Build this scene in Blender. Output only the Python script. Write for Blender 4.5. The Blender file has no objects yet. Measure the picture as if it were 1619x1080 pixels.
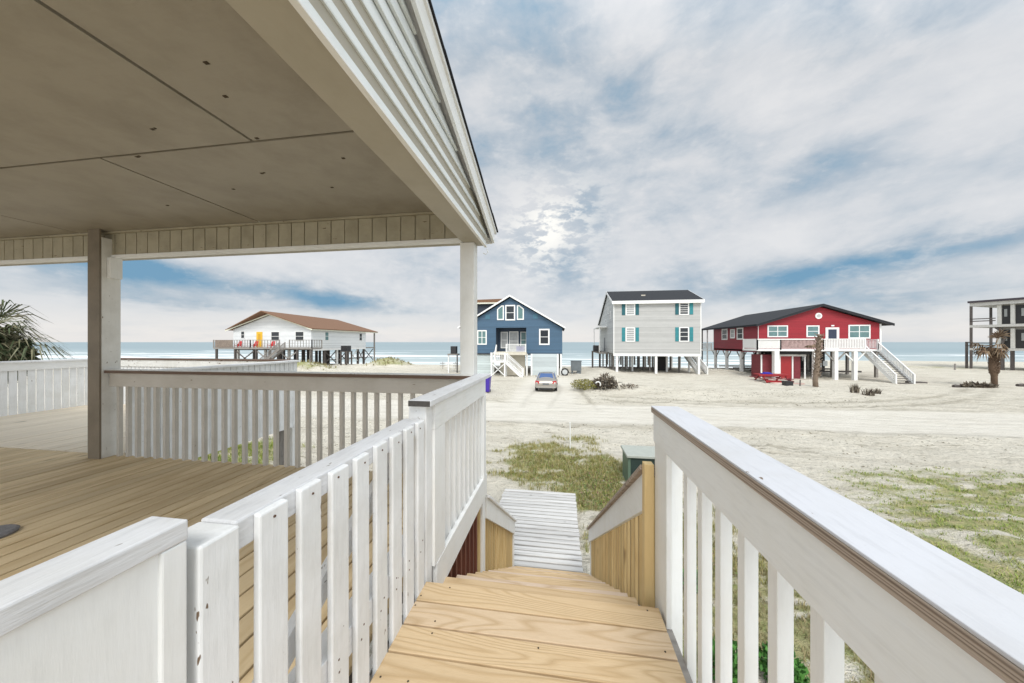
import bpy, bmesh, math, random
from mathutils import Vector, Matrix, noise
random.seed(7)
R = math.radians
C = bpy.context.scene.collection
sc = bpy.context.scene

# ------------------------------------------------------------------ mesh builder
class MB:
    DEF = None
    def __init__(s, M=None): s.v = []; s.f = []; s.M = M if M is not None else MB.DEF
    def add(s, vs, fs):
        n = len(s.v)
        if s.M is not None: vs = [tuple(s.M @ Vector(p)) for p in vs]
        s.v += [tuple(p) for p in vs]; s.f += [tuple(i + n for i in f) for f in fs]
        return s
    def box(s, x0, x1, y0, y1, z0, z1):
        x0, x1 = sorted((x0, x1)); y0, y1 = sorted((y0, y1)); z0, z1 = sorted((z0, z1))
        return s.add([(x0,y0,z0),(x1,y0,z0),(x1,y1,z0),(x0,y1,z0),(x0,y0,z1),(x1,y0,z1),(x1,y1,z1),(x0,y1,z1)],
              [(0,3,2,1),(4,5,6,7),(0,1,5,4),(1,2,6,5),(2,3,7,6),(3,0,4,7)])
    def prism(s, pts, axis, a, b):
        # pts: 2-D outline; axis 'x': (y,z) 'y': (x,z) 'z': (x,y)
        def m(p, t):
            return {'x': (t, p[0], p[1]), 'y': (p[0], t, p[1]), 'z': (p[0], p[1], t)}[axis]
        n = len(pts); vs = [m(p, a) for p in pts] + [m(p, b) for p in pts]
        fs = [tuple(range(n))[::-1], tuple(range(n, 2*n))] + [(i, (i+1) % n, n+(i+1) % n, n+i) for i in range(n)]
        return s.add(vs, fs)
    def beam(s, p, q, w, h, up=(0,0,1)):
        p = Vector(p); q = Vector(q); d = (q-p).normalized(); u = Vector(up)
        if abs(d.dot(u)) > .98: u = Vector((0,1,0))
        r = d.cross(u).normalized(); u = r.cross(d).normalized()
        vs = []
        for b in (p, q):
            for i, j in ((-1,-1),(1,-1),(1,1),(-1,1)): vs.append(b + r*i*w/2 + u*j*h/2)
        return s.add(vs, [(0,1,2,3),(7,6,5,4),(0,4,5,1),(1,5,6,2),(2,6,7,3),(3,7,4,0)])
    def tube(s, pts, rad, n=8, cap=True):
        pts = [Vector(p) for p in pts]
        if not isinstance(rad, (list, tuple)): rad = [rad]*len(pts)
        vs = []; fs = []
        for i, p in enumerate(pts):
            d = (pts[min(i+1, len(pts)-1)] - pts[max(i-1, 0)]).normalized()
            a = Vector((0,0,1)) if abs(d.z) < .9 else Vector((1,0,0))
            r = d.cross(a).normalized(); u = r.cross(d)
            for k in range(n):
                t = 2*math.pi*k/n; vs.append(p + (r*math.cos(t) + u*math.sin(t))*rad[i])
        for i in range(len(pts)-1):
            for k in range(n):
                fs.append((i*n+k, i*n+(k+1) % n, (i+1)*n+(k+1) % n, (i+1)*n+k))
        if cap: fs += [tuple(range(n))[::-1], tuple(range((len(pts)-1)*n, len(pts)*n))]
        return s.add(vs, fs)
    def quad(s, a, b, c, d): return s.add([a,b,c,d], [(0,1,2,3)])

ORG = {}
def link(o, parent=None, loc=(0,0,0)):
    C.objects.link(o)
    if parent is not None: o.parent = parent
    o.location = loc
    return o
def build(mb, name, m, parent=None, bevel=0, smooth=False, origin=None):
    """world-space builder -> one mesh object, origin at parent's origin (or its own)"""
    po = ORG.get(parent.name, Vector((0,0,0))) if parent is not None else Vector((0,0,0))
    if origin is None:
        if parent is not None: og = po
        else:
            xs = [v[0] for v in mb.v]; ys = [v[1] for v in mb.v]; zs = [v[2] for v in mb.v]
            og = Vector(((min(xs)+max(xs))/2, (min(ys)+max(ys))/2, min(zs)))
    else: og = Vector(origin)
    me = bpy.data.meshes.new(name)
    me.from_pydata([tuple(Vector(v)-og) for v in mb.v], [], mb.f)
    bm = bmesh.new(); bm.from_mesh(me); bmesh.ops.recalc_face_normals(bm, faces=bm.faces); bm.to_mesh(me); bm.free()
    me.materials.append(m)
    if smooth:
        for p in me.polygons: p.use_smooth = True
    o = bpy.data.objects.new(name, me)
    link(o, parent, og - po)
    ORG[o.name] = og
    if bevel:
        b = o.modifiers.new('bevel', 'BEVEL'); b.width = bevel; b.segments = 2; b.limit_method = 'ANGLE'
    return o
def tag(o, label=None, cat=None, group=None, kind=None):
    if label: o['label'] = label
    if cat: o['category'] = cat
    if group: o['group'] = group
    if kind: o['kind'] = kind
    return o
def thing(name, label, cat, loc, group=None):
    o = bpy.data.objects.new(name, None); o.empty_display_size = .2
    link(o, None, loc); ORG[o.name] = Vector(loc)
    return tag(o, label, cat, group)
def inst(src, loc_world, parent, name=None, shift=None):
    """copy of a part (shared mesh) translated by world offset"""
    c = src.copy()
    C.objects.link(c); c.parent = parent
    c.location = Vector(src.location) + Vector(shift)
    return c

# ------------------------------------------------------------------ materials
MATS = {}
def nt(name):
    m = bpy.data.materials.new(name); m.use_nodes = True
    t = m.node_tree; b = t.nodes['Principled BSDF']
    return m, t, b
def N(t, ty, **kw):
    n = t.nodes.new(ty)
    for k, v in kw.items():
        if k.startswith('i_'): n.inputs[k[2:].replace('_', ' ')].default_value = v
        else: setattr(n, k, v)
    return n
def L(t, a, b): t.links.new(a, b)
def M2(t, op, a, b=None, clamp=False):
    n = t.nodes.new('ShaderNodeMath'); n.operation = op; n.use_clamp = clamp
    for i, x in enumerate((a, b)):
        if x is None: continue
        if isinstance(x, (int, float)): n.inputs[i].default_value = x
        else: L(t, x, n.inputs[i])
    return n.outputs[0]
def MIX(t, fac, a, b, mode='MIX'):
    n = t.nodes.new('ShaderNodeMix'); n.data_type = 'RGBA'; n.blend_type = mode
    for s, x in ((0, fac), (6, a), (7, b)):
        if isinstance(x, (int, float)): n.inputs[s].default_value = x
        elif isinstance(x, tuple): n.inputs[s].default_value = (*x, 1) if len(x) == 3 else x
        else: L(t, x, n.inputs[s])
    return n.outputs[2]
def RAMP(t, f, a, b, c0=(0,0,0), c1=(1,1,1)):
    n = t.nodes.new('ShaderNodeValToRGB'); e = n.color_ramp.elements
    e[0].position = a; e[1].position = b; e[0].color = (*c0, 1); e[1].color = (*c1, 1)
    L(t, f, n.inputs[0]); return n.outputs[0]
def coords(t, scale=(1,1,1), rnd=True):
    tc = N(t, 'ShaderNodeTexCoord'); mp = N(t, 'ShaderNodeMapping'); mp.inputs['Scale'].default_value = scale
    src = tc.outputs['Object']
    if rnd:
        g = N(t, 'ShaderNodeNewGeometry'); oi = N(t, 'ShaderNodeObjectInfo')
        s = M2(t, 'ADD', g.outputs['Random Per Island'], oi.outputs['Random'])
        s = M2(t, 'MULTIPLY', s, 37.0)
        cx = N(t, 'ShaderNodeCombineXYZ'); L(t, s, cx.inputs[0]); L(t, s, cx.inputs[1]); L(t, s, cx.inputs[2])
        va = N(t, 'ShaderNodeVectorMath', operation='ADD'); L(t, src, va.inputs[0]); L(t, cx.outputs[0], va.inputs[1]); src = va.outputs[0]
    L(t, src, mp.inputs['Vector'])
    return mp.outputs[0]
def NOISE(t, vec, scale=5, detail=3, rough=.5, dist=0):
    n = N(t, 'ShaderNodeTexNoise'); n.inputs['Scale'].default_value = scale; n.inputs['Detail'].default_value = detail
    n.inputs['Roughness'].default_value = rough; n.inputs['Distortion'].default_value = dist
    L(t, vec, n.inputs['Vector']); return n.outputs['Fac']
def BUMP(t, b, h, strength=.3, dist=.01):
    n = N(t, 'ShaderNodeBump'); n.inputs['Strength'].default_value = strength; n.inputs['Distance'].default_value = dist
    L(t, h, n.inputs['Height']); L(t, n.outputs[0], b.inputs['Normal'])
AX = {'x': (.12,1,1), 'y': (1,.12,1), 'z': (1,1,.12)}
def paint(name, col, axis='z', chips=.0, dirt=.15, rough=.55, grain=.25, under=(.16,.11,.07)):
    """painted timber: faint brush grain along the board, grime, chipped specks"""
    m, t, b = nt(name)
    st = AX[axis]; v = coords(t, st)
    g = NOISE(t, v, 60, 4, .6)
    v2 = coords(t, (1,1,1)); d = NOISE(t, v2, 3.2, 5, .62)
    c = MIX(t, RAMP(t, d, .42, .75), col, tuple(x*(1-dirt)*k for x, k in zip(col, (1,.985,.95))))
    c = MIX(t, M2(t, 'MULTIPLY', RAMP(t, g, .5, .8), .35*grain*2), c, tuple(x*.6 for x in col))
    if chips:
        k = NOISE(t, coords(t, tuple(.35 if s < 1 else 1 for s in st)), 26, 3, .7)
        k = RAMP(t, k, .735-chips*.16, .75-chips*.16)
        c = MIX(t, k, c, under)
    L(t, c, b.inputs['Base Color']); b.inputs['Roughness'].default_value = rough
    BUMP(t, b, M2(t, 'ADD', g, M2(t, 'MULTIPLY', d, .8)), grain, .004)
    return m
def timber(name, light, dark, axis='x', rings=9, contrast=.6, var=.25, rough=.7, scale=2.4, pink=None, st=None):
    """bare timber: contour rings of a stretched noise = flat-sawn grain; tint per board"""
    m, t, b = nt(name)
    st = st or {'x': (.14,1,1), 'y': (1,.14,1), 'z': (1,1,.14)}[axis]
    v = coords(t, st)
    n1 = NOISE(t, v, scale, 2.2, .45, .3)
    r = M2(t, 'FRACT', M2(t, 'MULTIPLY', n1, rings))
    r = RAMP(t, M2(t, 'ABSOLUTE', M2(t, 'SUBTRACT', r, .5)), .22, .5)
    f = NOISE(t, v, 70, 3, .6)
    g = N(t, 'ShaderNodeNewGeometry'); oi = N(t, 'ShaderNodeObjectInfo')
    rv = M2(t, 'FRACT', M2(t, 'ADD', g.outputs['Random Per Island'], oi.outputs['Random']))
    base = MIX(t, rv, light, tuple(x*(1-var) for x in light))
    if pink: base = MIX(t, RAMP(t, M2(t, 'FRACT', M2(t, 'MULTIPLY', rv, 7.3)), .55, .75), base, pink)
    c = MIX(t, M2(t, 'MULTIPLY', r, contrast), base, dark)
    c = MIX(t, M2(t, 'MULTIPLY', f, .45), c, dark)
    kn = NOISE(t, coords(t, tuple(.5 if s < 1 else 1 for s in st)), 5, 1, .4)
    c = MIX(t, M2(t, 'MULTIPLY', RAMP(t, kn, .73, .8), .7), c, tuple(x*.35 for x in dark))
    L(t, c, b.inputs['Base Color']); b.inputs['Roughness'].default_value = rough
    BUMP(t, b, M2(t, 'ADD', f, r), .3, .003)
    return m
def plain(name, col, rough=.6, var=.15, scale=4, metal=0, bump=.1, spec=.5):
    m, t, b = nt(name)
    v = coords(t, (1,1,1)); n = NOISE(t, v, scale, 4, .6)
    L(t, MIX(t, n, tuple(x*(1+var) for x in col), tuple(x*(1-var) for x in col)), b.inputs['Base Color'])
    b.inputs['Roughness'].default_value = rough; b.inputs['Metallic'].default_value = metal
    b.inputs['Specular IOR Level'].default_value = spec
    if bump: BUMP(t, b, NOISE(t, v, scale*12, 2), bump, .003)
    return m
def siding(name, col, pitch=.14, rough=.6, var=.13, dark=.55):
    """lapped boards: shadow-catching bump and weather per course"""
    m, t, b = nt(name)
    tc = N(t, 'ShaderNodeTexCoord'); sx = N(t, 'ShaderNodeSeparateXYZ'); L(t, tc.outputs['Object'], sx.inputs[0])
    q = M2(t, 'DIVIDE', sx.outputs[2], pitch); fr = M2(t, 'FRACT', q); fl = M2(t, 'FLOOR', q)
    wn = N(t, 'ShaderNodeTexWhiteNoise'); wn.noise_dimensions = '1D'; L(t, fl, wn.inputs['W'])
    n = NOISE(t, coords(t, (.3,.3,1), False), 3, 5, .65)
    k = M2(t, 'ADD', M2(t, 'MULTIPLY', wn.outputs['Value'], .5), M2(t, 'MULTIPLY', n, .5))
    c = MIX(t, k, tuple(x*(1+var) for x in col), tuple(x*(1-var*2) for x in col))
    c = MIX(t, M2(t, 'MULTIPLY', RAMP(t, fr, .86, .93), 1-dark), c, tuple(x*.3 for x in col))
    L(t, c, b.inputs['Base Color']); b.inputs['Roughness'].default_value = rough
    BUMP(t, b, M2(t, 'SUBTRACT', 1.0, fr), .6, .02)
    return m
def leafmat(name, cols, rough=.6):
    m, t, b = nt(name)
    g = N(t, 'ShaderNodeNewGeometry'); n = t.nodes.new('ShaderNodeValToRGB'); n.color_ramp.interpolation = 'LINEAR'
    e = n.color_ramp.elements
    while len(e) < len(cols): e.new(.5)
    for i, c in enumerate(cols): e[i].position = i/(len(cols)-1); e[i].color = (*c, 1)
    L(t, g.outputs['Random Per Island'], n.inputs[0]); L(t, n.outputs[0], b.inputs['Base Color'])
    b.inputs['Roughness'].default_value = rough; b.inputs['Specular IOR Level'].default_value = .25
    return m

WHITE = (.80,.81,.80)
white_z = paint('white_paint_vertical', WHITE, 'z', .0, .07)
white_y = paint('white_paint_along', WHITE, 'y', .0, .06, grain=.35)
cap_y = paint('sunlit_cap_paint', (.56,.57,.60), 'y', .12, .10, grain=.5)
capold_y = paint('old_cap_paint', (.69,.70,.715), 'y', .45, .15, grain=.7, under=(.3,.28,.26))
white_x = paint('white_paint_across', WHITE, 'x', .0, .08)
old_z = paint('old_white_paint_vertical', (.80,.815,.82), 'z', .18, .16, grain=.4)
old_y = paint('old_white_paint_along', (.80,.81,.82), 'y', .45, .12, grain=.6, under=(.3,.28,.26))
old_x = paint('old_white_paint_across', (.74,.74,.71), 'x', .5, .2, grain=.5)
tan_x = paint('porch_tan_paint', (.40,.365,.27), 'x', .35, .3, grain=.3, under=(.14,.10,.06))
taupe_shade = paint('shaded_trim_paint', (.52,.49,.44), 'x', .1, .15)  # white trim toned taupe, porch shade put into the colour
ceil_m = paint('ceiling_shade_tan', (.335,.305,.25), 'x', .0, .22, grain=.15)  # whitish ceiling coloured tan to carry the porch shade
vinyl = paint('vinyl_siding', (.72,.75,.74), 'y', .0, .12, grain=.08)
seam_m = plain('dark_seam', (.05,.035,.02), .9)
dark_end = plain('wet_end_grain', (.06,.055,.05), .8, .6, 60)
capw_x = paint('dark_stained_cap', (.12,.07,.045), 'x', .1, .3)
new_x = timber('new_pine_across', (.66,.50,.31), (.36,.23,.10), 'x', 26, .48, .12, pink=(.64,.52,.42), st=(.17,1.5,1))
new_z = timber('honey_pine_upright', (.76,.58,.29), (.46,.29,.11), 'z', 8, .45, .35)
red_z = timber('red_shade_upright', (.20,.065,.035), (.08,.02,.015), 'z', 8, .4, .3)  # reddish stain, darkened further for balusters in the deck's shadow
deck_y = timber('porch_board_timber', (.74,.59,.37), (.38,.26,.12), 'y', 9, .45, .3)
sun_y = timber('sun_bleached_boards', (.80,.70,.55), (.55,.47,.37), 'y', 8, .3, .12)
edge_y = timber('bare_cap_edge', (.50,.41,.33), (.15,.105,.075), 'y', 12, .95, .1, st=(1,.10,14), scale=1.6)
walk_x = timber('weathered_boardwalk', (.72,.71,.69), (.20,.19,.18), 'x', 6, .4, .22, .85, scale=4, st=(.07,1,1))
grey_w = timber('grey_weathered_timber', (.36,.34,.31), (.15,.13,.12), 'x', 8, .5, .3)
dark_w = timber('dark_weathered_timber', (.13,.11,.10), (.04,.035,.03), 'z', 8, .5, .3)
black = plain('black_plastic', (.02,.02,.022), .5)
dkgrey = plain('dark_grey_metal', (.10,.11,.115), .5, .3)
metal = plain('galvanised_metal', (.45,.46,.47), .4, .2, metal=.6)
wtrim = plain('white_trim', (.78,.78,.76), .55, .06)
glass_d = plain('dark_window_glass', (.02,.025,.03), .12, .3, 2, bump=0)
glass_g = plain('green_tinted_glass', (.11,.20,.20), .15, .35, 1.5, bump=0)
glass_w = plain('window_with_blinds', (.34,.35,.35), .35, .4, 3, bump=0)
blue_s = siding('blue_siding', (.055,.115,.185), .16)
grey_s = siding('grey_siding', (.45,.45,.435), .16)
red_s = siding('red_siding', (.30,.012,.022), .2)
redL_s = siding('faded_red_siding', (.26,.022,.034), .16)
white_s = siding('white_siding', (.74,.76,.76), .2, dark=.85)
cream = plain('cream_trim', (.70,.70,.58), .6)
teal = siding('teal_shutter', (.02,.22,.25), .06)
shingle_k = plain('black_shingles', (.017,.019,.023), .9, .5, 6, bump=.5)
shingle_b = plain('brown_shingles', (.195,.105,.06), .9, .35, 6, bump=.5)
beige = plain('beige_panel', (.60,.56,.46), .7)
redp = plain('red_paint', (.30,.015,.018), .5, .2)
dkred = plain('dark_red_timber', (.17,.022,.03), .6, .4)
yellow = plain('yellow_door_paint', (.75,.45,.03), .5)
purple = plain('purple_plastic', (.055,.025,.32), .4, .1)
bluetarp = plain('blue_cloth', (.02,.02,.35), .6)
green_box = plain('green_enclosure_metal', (.11,.165,.12), .5, .12)
green_top = plain('faded_green_lid', (.36,.38,.34), .6, .2, 8)
green_dk = plain('green_shade_front', (.018,.035,.03), .55)  # cabinet green darkened in colour for its unlit front face
rust = plain('rusty_nail', (.12,.07,.045), .8, .5, 40)
tyre = plain('tyre_rubber', (.02,.02,.02), .8)
bark = plain('palm_bark', (.20,.15,.11), .95, .6, 9, bump=1)
bark_d = plain('palm_boots', (.13,.085,.055), .95, .7, 14, bump=1)
pvc = plain('white_plastic_pipe', (.75,.75,.72), .4, .05)

# ------------------------------------------------------------------ ground
def smooth(a, b, x):
    t = max(0, min(1, (x-a)/(b-a))); return t*t*(3-2*t)
def shore(x): return 55 + 27*smooth(34, 62, x)
G0 = -4.1
def blob(x, y, cx, cy, rx, ry): return math.exp(-(((x-cx)/rx)**2 + ((y-cy)/ry)**2))
def road_mask(x, y):
    c = 19.2 + .9*math.sin(x*.07) - .02*x; w = 2.6 + .015*abs(x)
    m = 1 - smooth(w*.75, w*1.25, abs(y-c))
    d = 1 - smooth(1.6, 3.2, abs(x+1.2)) if y > 19 else 0      # drive up to the car
    d *= 1 - smooth(34, 40, y)
    return max(m, d*.9)
def rough_mask(x, y):
    return max(0, 1-road_mask(x, y)*1.1) * (1-smooth(40, 50, y)*.4)
def ruts(x, y):
    v_ = 0
    if y > 12 and y < 34:
        c = 19.2 + .9*math.sin(x*.07) - .02*x
        for o_, w_ in ((-2.9,.26),(-1.25,.16),(.2,.16),(1.1,.14),(2.75,.28)):
            yy_ = c + o_ + .35*math.sin(x*.21+o_) + .12*math.sin(x*.9+o_*3)
            a_ = .55+.45*noise.noise(Vector((x*.13, o_, 4)))*2
            v_ = max(v_, math.exp(-((y-yy_)/w_)**2)*max(0, min(1, a_)))
        if y > 20:
            for o_ in (-2.0,-.45,1.9):
                xx_ = o_ + .4*math.sin(y*.3+o_)
                v_ = max(v_, .7*math.exp(-((x-xx_)/.2)**2)*(1-smooth(30,34,y)))
        for o_ in (0, 1.6):       # a curved pair of tracks swinging off to the right
            yy_ = 22.5 + .018*(x-12)**2 + o_
            if x > 3: v_ = max(v_, .7*math.exp(-((y-yy_)/.24)**2))
    return v_
def nz(x, y, s, o=0): return noise.noise(Vector((x*s, y*s, o)))
def gh(x, y):
    z = G0 - .19*(1-smooth(10, 18, y))
    r = rough_mask(x, y)
    z += .10*nz(x, y, .16, 3)*min(1, .35+r)
    z += r*(.10*nz(x, y, .9, 7) + .06*nz(x, y, 2.4, 1))
    z += .72*blob(x, y, 4.3, 28.6, 2.6, 1.9) + .35*blob(x, y, 9.5, 27.5, 3.2, 1.6) + .25*blob(x, y, 20.5, 29, 3.5, 1.8)
    z += .5*blob(x, y, 6.0, 45, 1.6, 6) + .45*blob(x, y, 21.5, 47, 2.2, 3)
    c = 19.2 + .9*math.sin(x*.07) - .02*x; w = 2.6+.015*abs(x)
    z += .07*math.exp(-((abs(y-c)-w*1.15)/.45)**2)*(1-(1 if abs(x+1.2) < 3 and y > c else 0))
    z += 1.5*blob(x, y, -28.5, 50.5, 3.4, 2.6) + 1.2*blob(x, y, -37.5, 42.5, 4.6, 2.4)
    if -1.8 < x < .7 and 5.4 < y < 9.6: z = min(z, -4.30)
    e = shore(x); z -= 2.9*smooth(e, e+20, y)
    z -= smooth(102, 112, y)*5
    return z
def grass_mask(x, y):
    g = 1.15*blob(x, y, .2, 10.9, 2.2, 1.45) + 1.2*blob(x, y, 1.7, 8.6, 1.25, 2.4) + .75*blob(x, y, -1.0, 12.8, 1.4, .7)
    g += .9*blob(x, y, 4.0, 4.6, 3.6, 3.0) + 1.15*blob(x, y, 11.8, 7.7, 4.6, 3.0) + .6*blob(x, y, 13.5, 11.5, 4, 1.2)
    g += 1.1*blob(x, y, -12.2, 10.6, 2.2, 1.7) + .4*blob(x, y, .9, 14.2, 1.4, .8)
    g += 1.2*blob(x, y, -28.5, 50.5, 3.4, 2.6) + 1.2*blob(x, y, -37.5, 42.5, 4.6, 2.4)
    g += .45*blob(x, y, 62, 62, 14, 5)*smooth(48, 54, x)
    g *= (1 + 1.1*nz(x*.5, y*1.5, 1.2, 5) + 1.1*nz(x*.6, y*2.0, 3.0, 9))
    if abs(x+.55) < 1.0 and 5.5 < y < 9.2: g = 0
    return max(0, min(1, g))
def axis_list(segs):
    out = []
    for a, b, st in segs:
        n = max(1, round((b-a)/st)); out += [a+(b-a)*i/n for i in range(n)]
    out.append(segs[-1][1]); return out
xs = axis_list([(-220,-60,10),(-60,-16,1.2),(-16,-4,.4),(-4,16,.16),(16,30,.25),(30,80,1.0),(80,220,10)])
ys = axis_list([(-40,0,4),(0,4,.4),(4,16,.16),(16,32,.16),(32,62,.8),(62,112,2.5)])
vs = []; gv = []; rv = []; uv_ = []
for y in ys:
    for x in xs:
        q_ = ruts(x, y)
        vs.append((x, y, gh(x, y)-.05*q_)); gv.append(grass_mask(x, y)); rv.append(road_mask(x, y)); uv_.append(q_)
W_ = len(xs)
fs = [(j*W_+i, j*W_+i+1, (j+1)*W_+i+1, (j+1)*W_+i) for j in range(len(ys)-1) for i in range(W_-1)]
me = bpy.data.meshes.new('sand_ground'); me.from_pydata(vs, [], fs)
for p in me.polygons: p.use_smooth = True
for nm, arr in (('grass', gv), ('road', rv), ('rut', uv_)):
    a = me.attributes.new(nm, 'FLOAT', 'POINT'); a.data.foreach_set('value', arr)
m, t, b = nt('beach_sand')
v = coords(t, (1,1,1), False)
n1 = NOISE(t, v, .35, 5, .6); n2 = NOISE(t, v, 3.5, 5, .65); n3 = NOISE(t, v, 30, 3, .7)
vst = coords(t, (.16,1,1), False); n4 = NOISE(t, vst, 1.6, 6, .68); n5 = NOISE(t, vst, 5.5, 4, .6)
ar = N(t, 'ShaderNodeAttribute', attribute_name='road').outputs['Fac']; ag = N(t, 'ShaderNodeAttribute', attribute_name='grass').outputs['Fac']
c = MIX(t, n1, (.79,.745,.645), (.62,.575,.475))
c = MIX(t, M2(t, 'MULTIPLY', RAMP(t, n4, .48, .68), .55), c, (.45,.405,.32))
c = MIX(t, M2(t, 'MULTIPLY', RAMP(t, n2, .5, .75), .28), c, (.47,.43,.345))
ar2 = N(t, 'ShaderNodeAttribute', attribute_name='rut').outputs['Fac']
c = MIX(t, M2(t, 'MULTIPLY', ar2, RAMP(t, n2, .2, .5)), c, (.36,.325,.255))
vd = coords(t, (.22,1,1), False); n6 = NOISE(t, vd, 2.3, 5, .7)
c = MIX(t, M2(t, 'MULTIPLY', RAMP(t, n6, .60, .64), .6), c, (.30,.265,.20))
rgh = M2(t, 'SUBTRACT', 1.0, ar, True)
lit = M2(t, 'MULTIPLY', RAMP(t, n3, .60, .70), M2(t, 'MULTIPLY', rgh, RAMP(t, n2, .42, .62)))
c = MIX(t, M2(t, 'MULTIPLY', lit, .75), c, (.16,.135,.09))
n7 = NOISE(t, v, 11, 4, .7)
c = MIX(t, M2(t, 'MULTIPLY', M2(t, 'MULTIPLY', RAMP(t, n7, .57, .64), rgh), .5), c, (.27,.25,.19))
c = MIX(t, M2(t, 'MULTIPLY', ar, .65), c, MIX(t, RAMP(t, n5, .4, .7), (.80,.765,.69), (.66,.62,.54)))
gcol = MIX(t, RAMP(t, n2, .35, .65), (.20,.25,.055), (.42,.37,.18))
c = MIX(t, M2(t, 'MULTIPLY', RAMP(t, M2(t, 'ADD', ag, M2(t, 'MULTIPLY', M2(t, 'SUBTRACT', n3, .5), 1.2)), .30, .72), .88), c, gcol)
L(t, c, b.inputs['Base Color']); b.inputs['Roughness'].default_value = .95; b.inputs['Specular IOR Level'].default_value = .15
hh = M2(t, 'ADD', M2(t, 'MULTIPLY', n2, M2(t, 'ADD', rgh, .15)), M2(t, 'ADD', M2(t, 'MULTIPLY', n3, .35), M2(t, 'MULTIPLY', n5, .6)))
BUMP(t, b, hh, 1.0, .2)
me.materials.append(m)
tag(link(bpy.data.objects.new('sand_ground', me)), kind='structure')

# ocean
m, t, b = nt('sea_water')
tc = N(t, 'ShaderNodeTexCoord'); sx = N(t, 'ShaderNodeSeparateXYZ'); L(t, tc.outputs['Object'], sx.inputs[0])
v = coords(t, (.10,.42,1), False); w1 = NOISE(t, v, .22, 5, .62, .6)
v2 = coords(t, (.035,.25,1), False); w2 = NOISE(t, v2, .24, 6, .68, 1.2)
v3 = coords(t, (.012,.05,1), False); w3 = NOISE(t, v3, .2, 3, .6)
Yc = sx.outputs[1]
near = M2(t, 'SUBTRACT', 1.0, M2(t, 'DIVIDE', M2(t, 'SUBTRACT', Yc, 78.0), 190.0), True)
near = M2(t, 'POWER', near, 1.6)
fo = RAMP(t, M2(t, 'ADD', w2, M2(t, 'MULTIPLY', near, .15)), .60, .68)
fo = M2(t, 'MULTIPLY', fo, RAMP(t, near, .02, .3))
c = MIX(t, w3, (.22,.295,.32), (.30,.36,.38))
c = MIX(t, M2(t, 'MULTIPLY', near, .75), c, (.46,.52,.51))
c = MIX(t, fo, c, (.86,.88,.88))
L(t, c, b.inputs['Base Color']); b.inputs['Roughness'].default_value = .55; b.inputs['Specular IOR Level'].default_value = .22
BUMP(t, b, w1, .5, .6)
mb = MB(); ysw = [76 + i*3 for i in range(70)] + [300, 400, 700, 1500, 4000, 12000, 40000]
vsw = []; xsw = [-40000, -6000, -1500, -500] + [-320+i*8 for i in range(81)] + [500, 1500, 6000, 40000]
for y in ysw:
    a = .22*(1-smooth(180, 290, y))
    for x in xsw:
        z = -6.15 + (a*(noise.noise(Vector((x*.02, y*.11, 2))) + .6*noise.noise(Vector((x*.06, y*.3, 5)))) if abs(x) < 400 else 0)
        vsw.append((x, y, z))
Wn = len(xsw); me = bpy.data.meshes.new('ocean_water')
me.from_pydata(vsw, [], [(j*Wn+i, j*Wn+i+1, (j+1)*Wn+i+1, (j+1)*Wn+i) for j in range(len(ysw)-1) for i in range(Wn-1)])
for p in me.polygons: p.use_smooth = True
me.materials.append(m); tag(link(bpy.data.objects.new('ocean_water', me)), kind='structure')

# ------------------------------------------------------------------ entry stairs we stand on
FZ = -1.42
XL, XR = -.79, .535
st = thing('entry_staircase', 'new pine landing and steps going down from the deck to the boardwalk', 'stairs', (-.13, 1.83, -4.1))
yy = 1.83; k = 0
while yy > -1.0:
    y0 = yy-.147
    build(MB().box(XL+.006, XR-.012, y0, yy-.010, FZ-.036, FZ), 'landing_board', new_x, st, .003)
    for X_ in (XL+.035, XL+.16, -.1, .3, XR-.06):
        if random.random() < .55:
            q = (X_+random.uniform(-.02,.02), y0+random.choice((.03,.11)))
            build(MB().tube([(*q, FZ-.002), (*q, FZ+.0012)], .0045, 8), 'screw_head', seam_m, st)
    yy = y0; k += 1
nst = 15; rise = (4.19-1.42)/nst; run = .2772
for i in range(1, nst):
    z = FZ - i*rise; y0 = 1.83 + (i-1)*run
    a = MB().box(XL+.008, XR-.06, y0-.004, y0+.135, z-.036, z); a.box(XL+.008, XR-.06, y0+.141, y0+run+.012, z-.036, z)
    build(a, 'tread', new_x, st, .003)
    build(MB().box(XL+.02, XR-.07, y0+.0, y0+.018, z+.001, z+rise-.037), 'riser', new_x, st)
build(MB().box(XL+.02, XR-.07, 1.83+14*run, 1.848+14*run, -4.17, -4.04), 'riser', new_x, st)
for x0 in (XL-.036, XR-.052):
    y1 = 1.86+14*run
    build(MB().prism([(1.80,FZ-.05),(1.83,FZ-.05),(y1,-4.06),(y1,-4.19),(y1-.25,-4.19),(1.80,FZ-.36)], 'x', x0, x0+.036), 'stringer', grey_w, st)
build(MB().box(XL-.03, XR+.03, -1.0, 1.80, FZ-.22, FZ-.04), 'landing_frame', grey_w, st)
for x, y in ((XL,-.6),(XR,-.6),(XR,1.6),(XL,1.6)):
    build(MB().box(x-.045, x+.045, y, y+.09, -4.15, FZ-.23), 'support_post', grey_w, st)

def stair_z(y): return FZ - (y-1.83)*rise/run
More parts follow.
